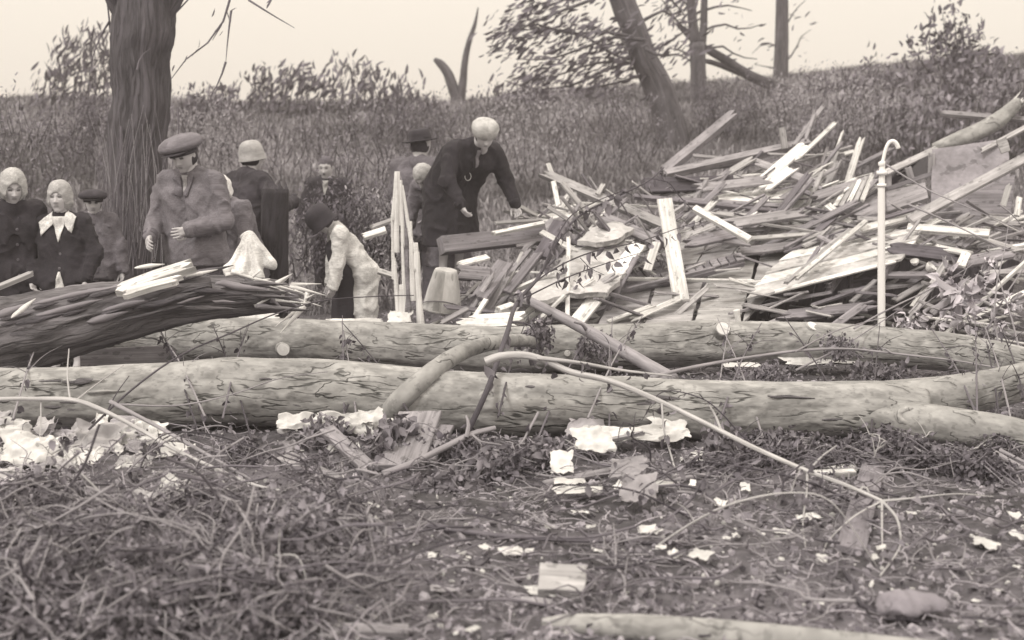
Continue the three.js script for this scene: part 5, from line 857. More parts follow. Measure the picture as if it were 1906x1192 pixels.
// ---------------------------------------------------------------- broken branches over the trunks
function fallenBranch(label, main, subs, m, { group, leaves = 0, leafLen = 0.06, sd = 1, seg = 10 } = {}) {
  const t = thing('fallen_branch', label, 'branch', group);
  const add = (name, l, sg) => { const pts = l.p.map(q => PG(...q, l.r[l.r.length - 1] + 0.012)); part(t, name, limb(pts, l.r.length === pts.length ? l.r : pts.map((_, i) => lerp(l.r[0], l.r[l.r.length - 1], i / (pts.length - 1))), { seg: sg, step: 0.04, rough: 0.07, freq: 9, seed: l.p[0][0] }), m); return pts; };
  const all = [add('stem', main, seg)]; for (const s of subs) all.push(add('twig', s, 6));
  if (leaves) wiltLeaves(t, all, leaves, leafLen, sd);
  rebase(t, PG(...main.p[0])); return t;
}
function wiltLeaves(t, polys, n, len, sd, m = M.leaf, spread = 0.05) { const r = rng(sd), items = []; for (const pl of polys) { const c = new THREE.CatmullRomCurve3(pl); const k = Math.max(1, Math.round(n * c.getLength())); for (let i = 0; i < k; i++) { const p = c.getPoint(0.15 + 0.85 * r()); p.add(V((r() - .5) * spread, (r() - .7) * spread, (r() - .5) * spread)); const dir = V(r() - .5, -0.55 - r() * 0.5 + (r() < 0.25 ? 0.8 : 0), r() - .5); const s = len * (0.5 + r()); items.push([p, qDir(dir, r() * 6.28), V(s, s * (0.6 + 0.8 * r()), s), 0.55 + 0.9 * r() * r()]); } } return inst(t, 'leaves', LEAF_WILT, m, items); }

fallenBranch('long dark arching branch rising from foreground over the wreckage', { p: [[866, 818, 6.75], [880, 785, 6.75], [905, 730, 6.8], [942, 625, 7.3], [962, 565, 7.9], [1005, 512, 8.5], [1050, 430, 9.0], [1085, 398, 9.2], [1140, 370, 9.4], [1210, 335, 9.8], [1236, 312, 10]], r: [0.016, 0.016, 0.015, 0.014, 0.013, 0.011, 0.009, 0.008, 0.007, 0.006, 0.004] }, [
  { p: [[1215, 333, 9.8], [1245, 340, 9.8], [1262, 362, 9.8], [1290, 392, 9.8]], r: [0.005, 0.003] },
  { p: [[962, 562, 7.9], [1010, 515, 8.2], [1100, 470, 8.8], [1190, 450, 9.1], [1262, 425, 9.4], [1310, 410, 9.6]], r: [0.007, 0.002] },
  { p: [[965, 560, 7.9], [1060, 515, 8.4], [1130, 490, 8.7], [1195, 470, 9]], r: [0.006, 0.002] },
  { p: [[1008, 508, 8.5], [1030, 455, 8.8], [1060, 405, 9.0], [1110, 375, 9.3], [1160, 355, 9.5]], r: [0.006, 0.003] },
  { p: [[950, 600, 7.5], [985, 605, 7.5], [1000, 640, 7.5], [995, 665, 7.5]], r: [0.006, 0.003] },
  { p: [[1080, 480, 8.7], [1100, 500, 8.7], [1125, 512, 8.7]], r: [0.003, 0.002] }], M.twigDark, { leaves: 14, leafLen: 0.06, sd: 3 });
fallenBranch('straight grey pole-like branch slanting down over both trunks', { p: [[962, 548, 8.75], [1040, 588, 8.5], [1110, 625, 8.2], [1180, 665, 7.9], [1252, 707, 7.45]], r: [0.028, 0.034, 0.038, 0.04, 0.042] }, [{ p: [[1092, 615, 8.25], [1085, 605, 8.2], [1070, 600, 8.1]], r: [0.014, 0.008] }], M.twigPale, { seg: 16 });
fallenBranch('long bright branch running down right across the big trunk', { p: [[904, 674, 6.65], [930, 664, 6.65], [980, 662, 6.65], [1010, 670, 6.62], [1060, 692, 6.6], [1130, 708, 6.55], [1200, 735, 6.5], [1300, 782, 6.35], [1400, 832, 6.0], [1500, 876, 5.6], [1580, 906, 5.35], [1642, 933, 5.2]], r: [0.024, 0.022, 0.019, 0.018, 0.017, 0.016, 0.0145, 0.0125, 0.012, 0.0105, 0.009, 0.007] }, [
  { p: [[1642, 933, 5.2], [1700, 928, 5.2], [1780, 920, 5.2], [1850, 925, 5.25]], r: [0.006, 0.002] },
  { p: [[1642, 933, 5.2], [1642, 990, 5.0], [1644, 1052, 4.75]], r: [0.006, 0.003] },
  { p: [[1642, 933, 5.2], [1668, 962, 5.1], [1677, 1005, 4.95], [1668, 1040, 4.8], [1638, 1080, 4.58]], r: [0.0065, 0.003] },
  { p: [[1642, 933, 5.2], [1590, 962, 5.1], [1545, 1010, 4.95], [1532, 1035, 4.85]], r: [0.005, 0.002] },
  { p: [[1503, 878, 5.6], [1502, 915, 5.45], [1495, 970, 5.2], [1500, 1030, 4.9]], r: [0.006, 0.003] },
  { p: [[1505, 878, 5.6], [1530, 850, 5.6], [1558, 830, 5.6]], r: [0.006, 0.003] },
  { p: [[1600, 915, 5.3], [1610, 905, 5.3], [1618, 918, 5.28]], r: [0.007, 0.004] },
  { p: [[1000, 666, 6.6], [1080, 676, 6.6], [1160, 690, 6.65], [1250, 700, 6.7]], r: [0.012, 0.005] },
  { p: [[1232, 752, 6.45], [1236, 800, 6.4], [1250, 850, 6.35], [1262, 905, 6.25], [1266, 920, 6.2]], r: [0.006, 0.003] },
  { p: [[1342, 800, 6.25], [1330, 770, 6.3], [1320, 755, 6.3]], r: [0.007, 0.004] }], M.twigBright, { leaves: 10, leafLen: 0.05, sd: 5, seg: 14 });
fallenBranch('thin bowed stick arching between the two trunks at right', { p: [[1212, 702, 7.0], [1300, 682, 7.3], [1400, 665, 7.6], [1500, 652, 7.8], [1580, 650, 7.9], [1680, 660, 7.9], [1780, 672, 7.8], [1852, 684, 7.6]], r: [0.012, 0.004] }, [{ p: [[1480, 655, 7.7], [1560, 615, 8.2], [1650, 590, 8.7]], r: [0.006, 0.003] }, { p: [[1660, 658, 7.9], [1648, 650, 7.9], [1640, 648, 7.9]], r: [0.006, 0.003] }], M.twigPale, {});
fallenBranch('grey rod slanting up to the foot of the dark arching branch', { p: [[712, 892, 5.95], [770, 862, 6.1], [830, 832, 6.25], [880, 808, 6.35], [922, 797, 6.4]], r: [0.017, 0.017, 0.016, 0.015, 0.012] }, [{ p: [[868, 815, 6.3], [872, 790, 6.35], [868, 775, 6.4]], r: [0.012, 0.006] }, { p: [[880, 810, 6.3], [895, 822, 6.25], [930, 828, 6.25], [985, 842, 6.2]], r: [0.006, 0.003] }], M.twigPale, { seg: 12 });
fallenBranch('forked thin twig below the trunk left of the torn white sheets', { p: [[1002, 768, 6.4], [985, 800, 6.35], [966, 830, 6.3], [920, 842, 6.25], [860, 860, 6.15], [840, 868, 6.1]], r: [0.007, 0.004] }, [{ p: [[966, 830, 6.3], [985, 850, 6.2], [1010, 880, 6.1], [1040, 915, 6]], r: [0.006, 0.003] }], M.twigPale, { leaves: 12, sd: 8 });
fallenBranch('stout stick lying under the torn white sheets', { p: [[1012, 912, 5.95], [1060, 902, 6.0], [1120, 890, 6.1], [1215, 868, 6.3]], r: [0.017, 0.019, 0.018, 0.014] }, [], M.twigPale, { seg: 14 });
fallenBranch('straight stick lying level right of the torn white sheets', { p: [[1190, 912, 5.95], [1270, 900, 6.0], [1350, 886, 6.1], [1420, 870, 6.2]], r: [0.013, 0.01] }, [], M.twigPale, {});
fallenBranch('pale branch bending down from the left edge over the brush', { p: [[-40, 744, 6.5], [60, 743, 6.45], [135, 745, 6.4], [175, 757, 6.35], [260, 800, 6.2], [330, 840, 6.0], [400, 872, 5.85], [480, 905, 5.7], [560, 925, 5.6], [640, 938, 5.55]], r: [0.012, 0.012, 0.012, 0.011, 0.01, 0.009, 0.008, 0.007, 0.005, 0.003] }, [
  { p: [[76, 745, 6.45], [75, 790, 6.4], [72, 830, 6.3]], r: [0.005, 0.002] }, { p: [[130, 745, 6.4], [125, 700, 6.5], [128, 650, 6.7]], r: [0.006, 0.003] }, { p: [[140, 746, 6.4], [180, 715, 6.6], [230, 680, 6.8]], r: [0.005, 0.002] }, { p: [[400, 872, 5.85], [410, 890, 5.8], [422, 905, 5.7]], r: [0.006, 0.003] }], M.twigBright, {});
fallenBranch('second pale branch sloping down beside the bending branch', { p: [[205, 748, 6.45], [290, 793, 6.25], [370, 838, 6.05], [440, 878, 5.9], [480, 900, 5.8]], r: [0.011, 0.006] }, [{ p: [[205, 752, 6.45], [330, 755, 6.4], [430, 735, 6.5], [520, 705, 6.6], [610, 692, 6.7]], r: [0.005, 0.002] }], M.twigPale, {});
fallenBranch('thin dark whip rising right over the shattered trunk end', { p: [[165, 800, 6.3], [240, 730, 6.5], [330, 665, 6.8], [430, 620, 7.2], [520, 582, 7.8], [600, 560, 8.1], [700, 552, 8.4], [770, 550, 8.6]], r: [0.006, 0.003] }, [{ p: [[195, 775, 6.4], [215, 735, 6.5], [240, 700, 6.6]], r: [0.004, 0.002] }], M.twigDark, {});
fallenBranch('bare forked twig in front of the brush at lower left', { p: [[345, 1005, 5.1], [400, 1030, 5.0], [465, 1045, 4.9], [540, 1062, 4.8], [590, 1085, 4.7], [640, 1125, 4.5], [702, 1162, 4.35]], r: [0.008, 0.01, 0.011, 0.01, 0.01, 0.009, 0.006] }, [{ p: [[640, 1120, 4.5], [560, 1118, 4.55], [470, 1130, 4.6], [380, 1138, 4.6]], r: [0.007, 0.003] }, { p: [[636, 1142, 4.45], [560, 1138, 4.5], [450, 1146, 4.5]], r: [0.005, 0.002] }, { p: [[465, 1045, 4.9], [430, 1070, 4.8], [380, 1085, 4.8]], r: [0.005, 0.002] }, { p: [[640, 1125, 4.5], [634, 1150, 4.4], [628, 1190, 4.3]], r: [0.007, 0.006] }], M.twigBright, { leaves: 6, sd: 12 });
fallenBranch('grey branch slanting down right at the far right ground', { p: [[1612, 836, 6.35], [1660, 872, 6.2], [1710, 915, 6.0], [1762, 965, 5.7], [1812, 1003, 5.5]], r: [0.013, 0.012, 0.012, 0.01, 0.007] }, [{ p: [[1605, 890, 6.1], [1680, 872, 6.15], [1770, 855, 6.2], [1862, 832, 6.25]], r: [0.009, 0.006] }, { p: [[1665, 880, 6.1], [1660, 910, 6.05], [1650, 930, 6]], r: [0.004, 0.002] }], M.twigMid, {});
fallenBranch('short pale branch under the right fork of the big trunk', { p: [[1850, 842, 6.3], [1900, 870, 6.1], [1960, 905, 5.9]], r: [0.014, 0.012] }, [{ p: [[1862, 838, 6.3], [1930, 880, 6.2]], r: [0.01, 0.008] }], M.twigPale, {});
fallenBranch('long thin pole lying across the trampled ground', { p: [[790, 985, 5.2], [880, 1002, 5.1], [1000, 1012, 5.05], [1130, 1017, 5.03], [1290, 1022, 5.0]], r: [0.013, 0.009] }, [{ p: [[1165, 1020, 5.0], [1195, 1050, 4.9], [1240, 1085, 4.75], [1290, 1118, 4.6]], r: [0.006, 0.003] }], M.twigMid, {});
fallenBranch('crooked dark root-like twig beside the pale stone', { p: [[1570, 1070, 4.85], [1595, 1105, 4.72], [1600, 1130, 4.65], [1630, 1148, 4.55], [1690, 1152, 4.5]], r: [0.008, 0.01, 0.009, 0.007, 0.004] }, [], M.twigDark, {});
fallenBranch('thin pale reed lying level at the right edge of the ground', { p: [[1660, 1046, 4.95], [1760, 1050, 4.93], [1870, 1046, 4.94], [1940, 1042, 4.95]], r: [0.004, 0.002] }, [], M.twigPale, {});

// thin broken twigs lying across the two trunks
{
  const r = rng(4711);
  for (let i = 0; i < 22; i++) {
    const x = i < 8 ? 60 + 620 * r() : 960 + 900 * r(), dx = (r() - .4) * 260, y0 = 585 + 25 * r(), y1 = 770 + 70 * r(); const pts = [[x, y0, 8.75], [x + dx * 0.3, lerp(y0, y1, 0.3) - 12, 8.1], [x + dx * 0.62, lerp(y0, y1, 0.62) - 16, 7.1], [x + dx, y1, 6.6]].map(q => PG(...q, 0.01));
    const t = thing('crossing_twig', i < 8 ? 'thin broken twig lying across the trunks at left' : 'thin broken twig lying across the trunks at right', 'twig', i < 8 ? 'twigs across the trunks at left' : 'twigs across the trunks at right'), m = [M.twigDark, M.twigPale, M.twigMid][i % 3];
    part(t, 'stem', limb(pts, [0.0028, 0.004, 0.005, 0.006], { seg: 6, step: 0.05, rough: 0.12, seed: i }), m);
    for (let k = 1; k < 3; k++) for (let s = 0; s < 2; s++) { const dv = V((r() - .5) * 0.4, 0.04 + 0.16 * (r() - .3), (r() - .3) * 0.3); part(t, 'twig', limb([pts[k].clone(), pts[k].clone().addScaledVector(dv, 0.5).add(V(0, 0.02, 0)), pts[k].clone().add(dv)], [0.003, 0.002, 0.001], { seg: 5, step: 0.04, cap: false }), m); }
    wiltLeaves(t, [pts], 9, 0.035, 4800 + i, M.leafDark); rebase(t, pts[3].clone());
  }
}
// brush standing behind the second trunk at right, with star-like wilted leaves
{
  const t = thing('wilted_shrub', 'wilted shrub of thin stems and drooping leaves behind second trunk at right', 'shrub');
  const st = [[[1590, 612, 8.85], [1650, 578, 8.95], [1740, 535, 9.1], [1800, 500, 9.2], [1838, 470, 9.3]], [[1776, 640, 8.8], [1776, 590, 8.9], [1782, 540, 9.0], [1810, 480, 9.1]], [[1735, 640, 8.8], [1770, 585, 8.9], [1800, 545, 9.0], [1850, 520, 9.1]], [[1828, 640, 8.7], [1860, 570, 8.8], [1906, 500, 8.9], [1940, 460, 9]], [[1860, 650, 8.6], [1850, 560, 8.7], [1870, 470, 8.8], [1880, 400, 8.9]], [[1900, 660, 8.5], [1880, 580, 8.6], [1860, 520, 8.7], [1840, 470, 8.8]], [[1670, 620, 8.9], [1700, 585, 9.0], [1720, 560, 9], [1790, 540, 9.1]], [[1640, 300, 9.8], [1720, 350, 9.6], [1800, 385, 9.4], [1906, 430, 9.2]], [[1690, 380, 9.7], [1780, 420, 9.5], [1850, 455, 9.3], [1920, 480, 9.2]], [[1860, 380, 9.4], [1885, 400, 9.4], [1906, 425, 9.4]], [[1480, 690, 8.2], [1560, 650, 8.6], [1640, 600, 8.9], [1720, 545, 9.1]]].map(l => l.map(q => P(...q)));
  twigList(t, 'stem', st, 0.008, M.twigPale, 6);
  const r = rng(66), items = [];
  for (const [cx, cy, cd, n, s] of [[1790, 545, 8.9, 46, 0.13], [1765, 520, 9.0, 30, 0.1], [1825, 530, 8.9, 28, 0.1], [1700, 590, 8.95, 36, 0.07], [1680, 610, 8.9, 26, 0.07], [1800, 590, 8.8, 30, 0.09], [1855, 600, 8.7, 40, 0.06], [1880, 560, 8.7, 40, 0.06], [1840, 480, 9.1, 20, 0.06], [1740, 600, 8.85, 24, 0.07]]) { const c = P(cx, cy, cd); for (let i = 0; i < n; i++) { const dir = V(r() - .5, r() - .65, r() - .5).normalize(); const p = c.clone().addScaledVector(dir, 0.01 + 0.05 * r()).add(V((r() - .5) * 0.06, (r() - .5) * 0.06, (r() - .5) * 0.1)); const k = s * (0.5 + 0.8 * r()); items.push([p, qDir(dir, r() * 6.28), V(k, k * 0.7, k), 0.6 + 1.3 * r()]); } }
  inst(t, 'leaves', LEAF_WILT, M.leafDry, items);
  rebase(t, P(1790, 640, 8.8));
}
// leafy broken sprays lying about, told apart by place
const sprays = [
  [735, 800, 6.5, 70, 60, 'dark leafy spray hanging from the big trunk at centre left', 0.09], [850, 900, 5.9, 90, 60, 'large wilted leafy spray below the slanting grey rod', 0.1], [790, 905, 5.85, 60, 50, 'wilted spray left of the large leafy spray', 0.09], [905, 860, 6.1, 60, 60, 'leafy spray in the shadow under the big trunk centre', 0.08], [1010, 850, 6.2, 60, 70, 'ragged spray beside the torn white sheets', 0.07], [1345, 830, 6.3, 40, 80, 'withered spray hanging where the bright branch crosses', 0.07], [1390, 920, 5.9, 50, 60, 'dry curled spray below the straight stick', 0.08], [1540, 925, 5.8, 80, 60, 'withered leaves under the bright branch end', 0.07], [1460, 830, 6.35, 90, 50, 'dark leaf mass under the big trunk right of centre', 0.07], [1690, 850, 6.3, 110, 50, 'leaf mass beneath the trunk fork', 0.07], [1850, 930, 5.8, 90, 60, 'dark leafy spray at the right edge of the ground', 0.07], [1000, 620, 8.4, 40, 60, 'tangled dry spray between the crossing branches', 0.06], [640, 960, 5.5, 80, 50, 'dull leafy spray at the edge of the brush heap', 0.08], [560, 900, 5.9, 80, 60, 'wilted spray left of the slanting grey rod', 0.08], [600, 800, 6.6, 90, 50, 'leaf clump under the big trunk at left', 0.08], [1420, 690, 8.1, 90, 30, 'dry leaf clump between the two trunks', 0.06], [1640, 690, 7.9, 100, 30, 'leaf litter clump between the trunks at right', 0.06], [1100, 640, 8.7, 60, 50, 'dry leaves caught on the second trunk by slanting pole', 0.05], [690, 830, 6.3, 60, 60, 'small leafy spray right of the white rubble', 0.08], [1560, 640, 8.6, 50, 40, 'small dry spray on the second trunk', 0.05]];
function spray(label, c, wx, hy, leafLen, sd, n, group, m = M.leaf, kids = 5) {
  const t = thing('leafy_spray', label, 'leafy branch', group); const r = rng(sd); const polys = [];
  for (let i = 0; i < kids; i++) { const a = V(-wx * 0.5 + r() * wx * 0.4, -0.02 + r() * 0.03, (r() - .5) * 0.2), b = V((r() - .5) * wx * 0.5, hy * (0.3 + 0.5 * r()), (r() - .5) * 0.25), e = V(wx * (0.1 + 0.5 * r()), hy * (r() - 0.15), (r() - .5) * 0.35); polys.push([a, b, e]); }
  polys.forEach((pl, i) => part(t, 'twig', limb(pl, [0.006, 0.004, 0.002], { seg: 5, step: 0.06, rough: 0.1, seed: i + sd, cap: false }), i % 2 ? M.twigMid : M.twigPale));
  wiltLeaves(t, polys, n, leafLen, sd, m, 0.12); t.position.copy(c); return t;
}
sprays.forEach(([x, y, d, w, h, label, ll], i) => spray(label, P(x, y + h * 0.4, d), px(w, d), px(h, d), ll * 0.62, 900 + i, 240));

// the brush heap at lower left: many alike leafy branches
{
  const r = rng(1313), proto = []; for (let i = 0; i < 5; i++) proto.push(spray('x', V(), 0.62, 0.2, 0.028, 700 + i, 75, undefined, M.leaf, 11));
  proto.forEach(p => { scene.remove(p); }); taken.set('leafy_spray', sprays.length);
  const spots = []; for (let i = 0; i < 64; i++) { const x = -40 + 760 * Math.pow(r(), 0.9), y = 945 + 250 * r(); if (x > 520 && y > 1090) continue; spots.push([x, y]); }
  spots.forEach(([x, y], i) => { const o = proto[i % 5].clone(); o.name = numbered('leafy_spray'); o.userData = { label: 'leafy broken branch in the tangled brush heap at lower left', category: 'leafy branch', group: 'leafy branches of the brush heap' }; const p = G(x, y + 20, 0.02); o.position.copy(p); o.rotation.set((r() - .5) * 0.5, r() * 6.28, (r() - .5) * 0.5); const s = 0.6 + 0.6 * r(); o.scale.set(s, s, s); scene.add(o); });
}
// the tangle lying in the shadow under the big trunk
{
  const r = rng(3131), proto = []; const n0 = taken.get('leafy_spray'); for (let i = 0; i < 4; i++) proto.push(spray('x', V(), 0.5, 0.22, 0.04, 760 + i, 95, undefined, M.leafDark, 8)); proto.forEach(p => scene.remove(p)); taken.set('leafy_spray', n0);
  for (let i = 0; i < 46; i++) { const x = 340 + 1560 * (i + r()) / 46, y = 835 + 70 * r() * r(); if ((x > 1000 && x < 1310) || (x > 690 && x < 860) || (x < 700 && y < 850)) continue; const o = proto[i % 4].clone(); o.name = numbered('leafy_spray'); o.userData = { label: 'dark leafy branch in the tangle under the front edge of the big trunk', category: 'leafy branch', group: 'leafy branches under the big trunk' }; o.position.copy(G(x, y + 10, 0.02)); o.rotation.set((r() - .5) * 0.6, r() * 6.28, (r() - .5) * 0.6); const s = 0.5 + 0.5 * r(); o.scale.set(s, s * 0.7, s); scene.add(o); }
}
// bare twigs, alike, scattered through the brush and ground
{
  const r = rng(555), geos = []; for (let i = 0; i < 9; i++) { const L = 0.22 + 0.055 * i, k = () => (r() - .5) * L * 0.1; const pts = []; for (let q = 0; q < 6; q++) pts.push(V(-L / 2 + L * q / 5, 0.03 * r() + Math.abs(k()) * 0.5, k())); const kid = (n, l) => [pts[n].clone(), pts[n].clone().add(V(l * 0.4, l * 0.3, l * (r() - .5))), pts[n].clone().add(V(l, l * 0.3 * r(), l * 1.2 * (r() - .5)))]; geos.push(mergeAll([limb(pts, [0.0042, 0.004, 0.0034, 0.0028, 0.002, 0.0012], { seg: 6, step: 0.03, rough: 0.14, seed: i }), limb(kid(1, 0.12), [0.0026, 0.002, 0.001], { seg: 5, step: 0.04 }), limb(kid(2, 0.1), [0.0024, 0.0018, 0.001], { seg: 5, step: 0.04 }), limb(kid(3, 0.08), [0.002, 0.0015, 0.0008], { seg: 5, step: 0.04 })])); }
  for (let i = 0; i < 330; i++) {
    const left = i < 190; const x = left ? -30 + 780 * r() : 700 + 1230 * r(), y = left ? 900 + 300 * r() : 860 + 330 * Math.pow(r(), 1.2); const p = G(x, y);
    const o = single('bare_twig', geos[i % 9], [M.twigPale, M.twigMid, M.twigPale, M.twigMid, M.twigDark][i % 5], left ? 'bare thin twig in the tangled brush at lower left' : 'bare thin twig lying on the trampled ground', 'twig', left ? 'bare twigs in the brush' : 'bare twigs on the ground');
    o.position.copy(p).add(V(0, (left ? 0.04 + 0.16 * r() : 0.012 + 0.04 * r() * r()), 0)); o.rotation.set((r() - .5) * (left ? 1.6 : 0.3), r() * 6.28, (r() - .5) * (left ? 1.2 : 0.24)); const s = 0.6 + 0.9 * r(); o.scale.set(s, s, s);
  }
}
// thin springy shoots arching out of the litter
{
  const r = rng(8080);
  for (let i = 0; i < 30; i++) {
    const left = i < 12, x = left ? 20 + 700 * r() : 820 + 1080 * r(), y = left ? 850 + 250 * r() : 850 + 210 * r() * r(); const a = G(x, y), L = 0.3 + 0.7 * r(), th = r() * 6.28, hgt = 0.06 + 0.2 * r(); const e = a.clone().add(V(Math.cos(th) * L, 0, Math.sin(th) * L * 0.6)); e.y = H(e.x, e.z) + hgt * (r() < 0.5 ? 0.1 : 0.8); const q = k => V().lerpVectors(a, e, k).add(V((r() - .5) * 0.08, hgt * Math.sin(k * 2.4), (r() - .5) * 0.08));
    const pts = [a, q(0.2), q(0.4), q(0.6), q(0.8), e], t = thing('arching_shoot', left ? 'thin springy shoot arching out of the brush at lower left' : 'thin springy shoot arching over the littered ground', 'twig', left ? 'arching shoots in the brush' : 'arching shoots over the ground'); const m = [M.twigPale, M.twigBright, M.twigMid, M.twigDark][i % 4];
    part(t, 'stem', limb(pts, [0.0055, 0.005, 0.0042, 0.0034, 0.0026, 0.0014], { seg: 6, step: 0.03, rough: 0.1, seed: i }), m);
    for (let k = 1; k < 4; k++) { const s = pts[k], dv = V((r() - .5) * 0.25, 0.02 + 0.12 * (r() - .3), (r() - .5) * 0.2); part(t, 'twig', limb([s.clone(), s.clone().addScaledVector(dv, 0.5).add(V(0, 0.015, 0)), s.clone().add(dv)], [0.0028, 0.002, 0.001], { seg: 5, step: 0.03, cap: false }), m); }
    wiltLeaves(t, [pts], 12, 0.035, 8100 + i, i % 2 ? M.leaf : M.leafDark); rebase(t, a);
  }
}
// ---------------------------------------------------------------- paper, plaster and rubble on the ground
function crumple(w, l, sd, amp = 0.25, n = 12) { // irregular buckled sheet, x across, z deep
  const r = rng(sd), off = r() * 50, pos = [], uv = [], idx = []; const ph = [r() * 6, r() * 6, r() * 6];
  for (let j = 0; j <= n; j++) for (let i = 0; i <= n; i++) { const u = i / n * 2 - 1, v = j / n * 2 - 1; const a = Math.atan2(v, u), m = Math.max(Math.abs(u), Math.abs(v)); const k = 1 - 0.16 * m * (0.5 + 0.5 * Math.sin(a * 2 + ph[0])) - 0.1 * m * (0.5 + 0.5 * Math.sin(a * 5 + ph[1])) - 0.16 * m * (0.5 + noise(u * 3 + off, v * 3, off)); const x = u * k * w / 2, z = v * k * l / 2; const y = amp * Math.min(w, l) * (fbm(u * 1.3 + off, v * 1.3, off, 3) * 1.6 + 0.12 + 0.35 * Math.abs(noise(u * 2.1 + off, v * 2.1 - off, 1))); pos.push(x, y, z); uv.push(x + off, z); }
  for (let j = 0; j < n; j++) for (let i = 0; i < n; i++) { const a = j * (n + 1) + i, b = a + n + 1; idx.push(a, b, a + 1, b, b + 1, a + 1); }
  const g = new THREE.BufferGeometry(); g.setAttribute('position', new THREE.Float32BufferAttribute(pos, 3)); g.setAttribute('uv', new THREE.Float32BufferAttribute(uv, 2)); g.setIndex(idx); g.computeVertexNormals(); return g;
}
let scrapSeed = 40;
function scrap(label, x, y, w, h, { tiltX = 0.12, roll = 0, m = M.paper, name = 'paper_scrap', cat = 'paper', lift = 0.022, amp = 0.16, group = 'pale scraps on the ground', d } = {}) {
  const p = d ? P(x, y, d) : G(x, y, lift), D = -p.z; const view = Math.atan2(EYE - p.y, D); const W = px(w, D), L = px(h, D) / Math.max(0.14, Math.sin(view + tiltX));
  const o = single(name, crumple(W * 1.15, Math.min(L * 1.15, W * 2.2), ++scrapSeed, amp, w > 70 ? 16 : 9), m, label, cat, group); o.position.copy(p); o.rotation.set(tiltX, roll, 0, 'YXZ'); if (tiltX > 0.3) o.position.y += Math.sin(tiltX) * L * 0.5; return o;
}
// the white rubble under the left end of the big trunk
[[60, 865, 120, 70, 'pale rumpled sheet under the trunk at the left edge', 0.7], [20, 815, 90, 40, 'pale sheet end at the left edge below the trunk', 0.9], [185, 840, 100, 60, 'white rumpled sheet second from the left under the trunk', 0.8], [262, 826, 100, 46, 'bright white sheet close under the dark trunk shadow', 0.8], [150, 868, 80, 40, 'white sheet below the second rumpled sheet', 0.5], [245, 872, 60, 30, 'small white sheet right of the rumpled sheets', 0.5], [322, 850, 70, 26, 'white curled strip right of the bright sheet', 0.4], [330, 930, 70, 50, 'white torn sheet beside the brush heap', 0.6], [285, 945, 80, 40, 'white torn sheet left of the one by the brush heap', 0.5], [215, 955, 70, 18, 'narrow white strip in the brush heap', 0.3], [130, 955, 110, 14, 'long narrow white strip in the brush heap', 0.2], [40, 962, 90, 16, 'narrow pale strip at the left edge of the brush heap', 0.2], [560, 800, 90, 36, 'white rubble sheet under the trunk left of centre', 0.6], [640, 805, 110, 42, 'bright white rubble sheet under the trunk centre left', 0.6], [690, 790, 50, 30, 'small white rubble sheet near the dark leafy spray', 0.6], [610, 835, 60, 30, 'white rubble sheet below the bright one', 0.4]].forEach(([x, y, w, h, label, t]) => scrap(label, x, y, w, h, { tiltX: t, roll: noise(x, y) * 0.6, m: [M.paper, M.paperDull][Math.abs(Math.round(x)) % 2], d: Math.min(6.72, 3600 / (y - 292)), name: 'rumpled_sheet', cat: 'sheet', amp: 0.3, group: 'white rumpled sheets under the trunk' }));
{
  const r = rng(2024); for (let i = 0; i < 64; i++) { const far = i >= 44; const x = far ? 530 + 190 * r() : -10 + 340 * r(), y = far ? 785 + 60 * r() : 790 + 115 * r(); scrap(far ? 'small white fragment in the rubble under the trunk at centre left' : 'small white fragment in the rubble under the left trunk end', x, y, 16 + 40 * r(), 10 + 20 * r(), { d: Math.min(6.75, 3600 / (y - 290)), tiltX: 0.2 + 0.8 * r(), roll: (r() - .5) * 2, m: [M.paper, M.paperDull, M.paperGrey, M.paperDull][Math.floor(r() * 4)], amp: 0.3, name: 'white_fragment', cat: 'rubble', group: far ? 'white fragments at centre left' : 'white fragments under the left trunk end' }); }
}
// torn sheets at centre right
[[1160, 838, 130, 26, 'longest torn white sheet under the trunk at centre right', 0.5], [1105, 858, 70, 40, 'white torn sheet bent over, left of the longest sheet', 0.7], [1245, 832, 70, 34, 'white curled sheet at the right of the torn sheets', 0.6], [1045, 898, 40, 34, 'pointed white sheet behind the stout stick', 0.8], [1060, 916, 50, 10, 'white strip below the stout stick', 0.2], [1075, 934, 76, 14, 'white strip lying flat below the stout stick', 0.2], [1200, 922, 90, 10, 'thin white strip below the straight stick', 0.15], [1170, 905, 60, 30, 'grey bent sheet behind the straight stick', 0.6], [1330, 868, 80, 14, 'white flat strip right of the torn sheets', 0.2], [1190, 950, 60, 46, 'grey flat sheet below the torn sheets', 0.5], [1090, 828, 60, 30, 'grey slab piece at the left of the torn sheets', 0.5]]  .forEach(([x, y, w, h, label, t]) => scrap(label, x, y, w * 1.25, h * 1.3, { tiltX: t, roll: noise(x, y) * 0.8, m: label.startsWith('grey') ? M.paperGrey : M.paper, lift: 0.05, name: 'torn_sheet', cat: 'sheet', group: 'torn sheets under the trunk' }));
for (let i = 0; i < 3; i++) B(`thin grey slat in the stack of three above the torn sheets, ${['lowest', 'middle', 'topmost'][i]}`, [1085 + i * 14, 838 - i * 7, 6.4], [1160 + i * 20, 814 - i * 4, 6.55], 7, 0.4, { face: FLAT });
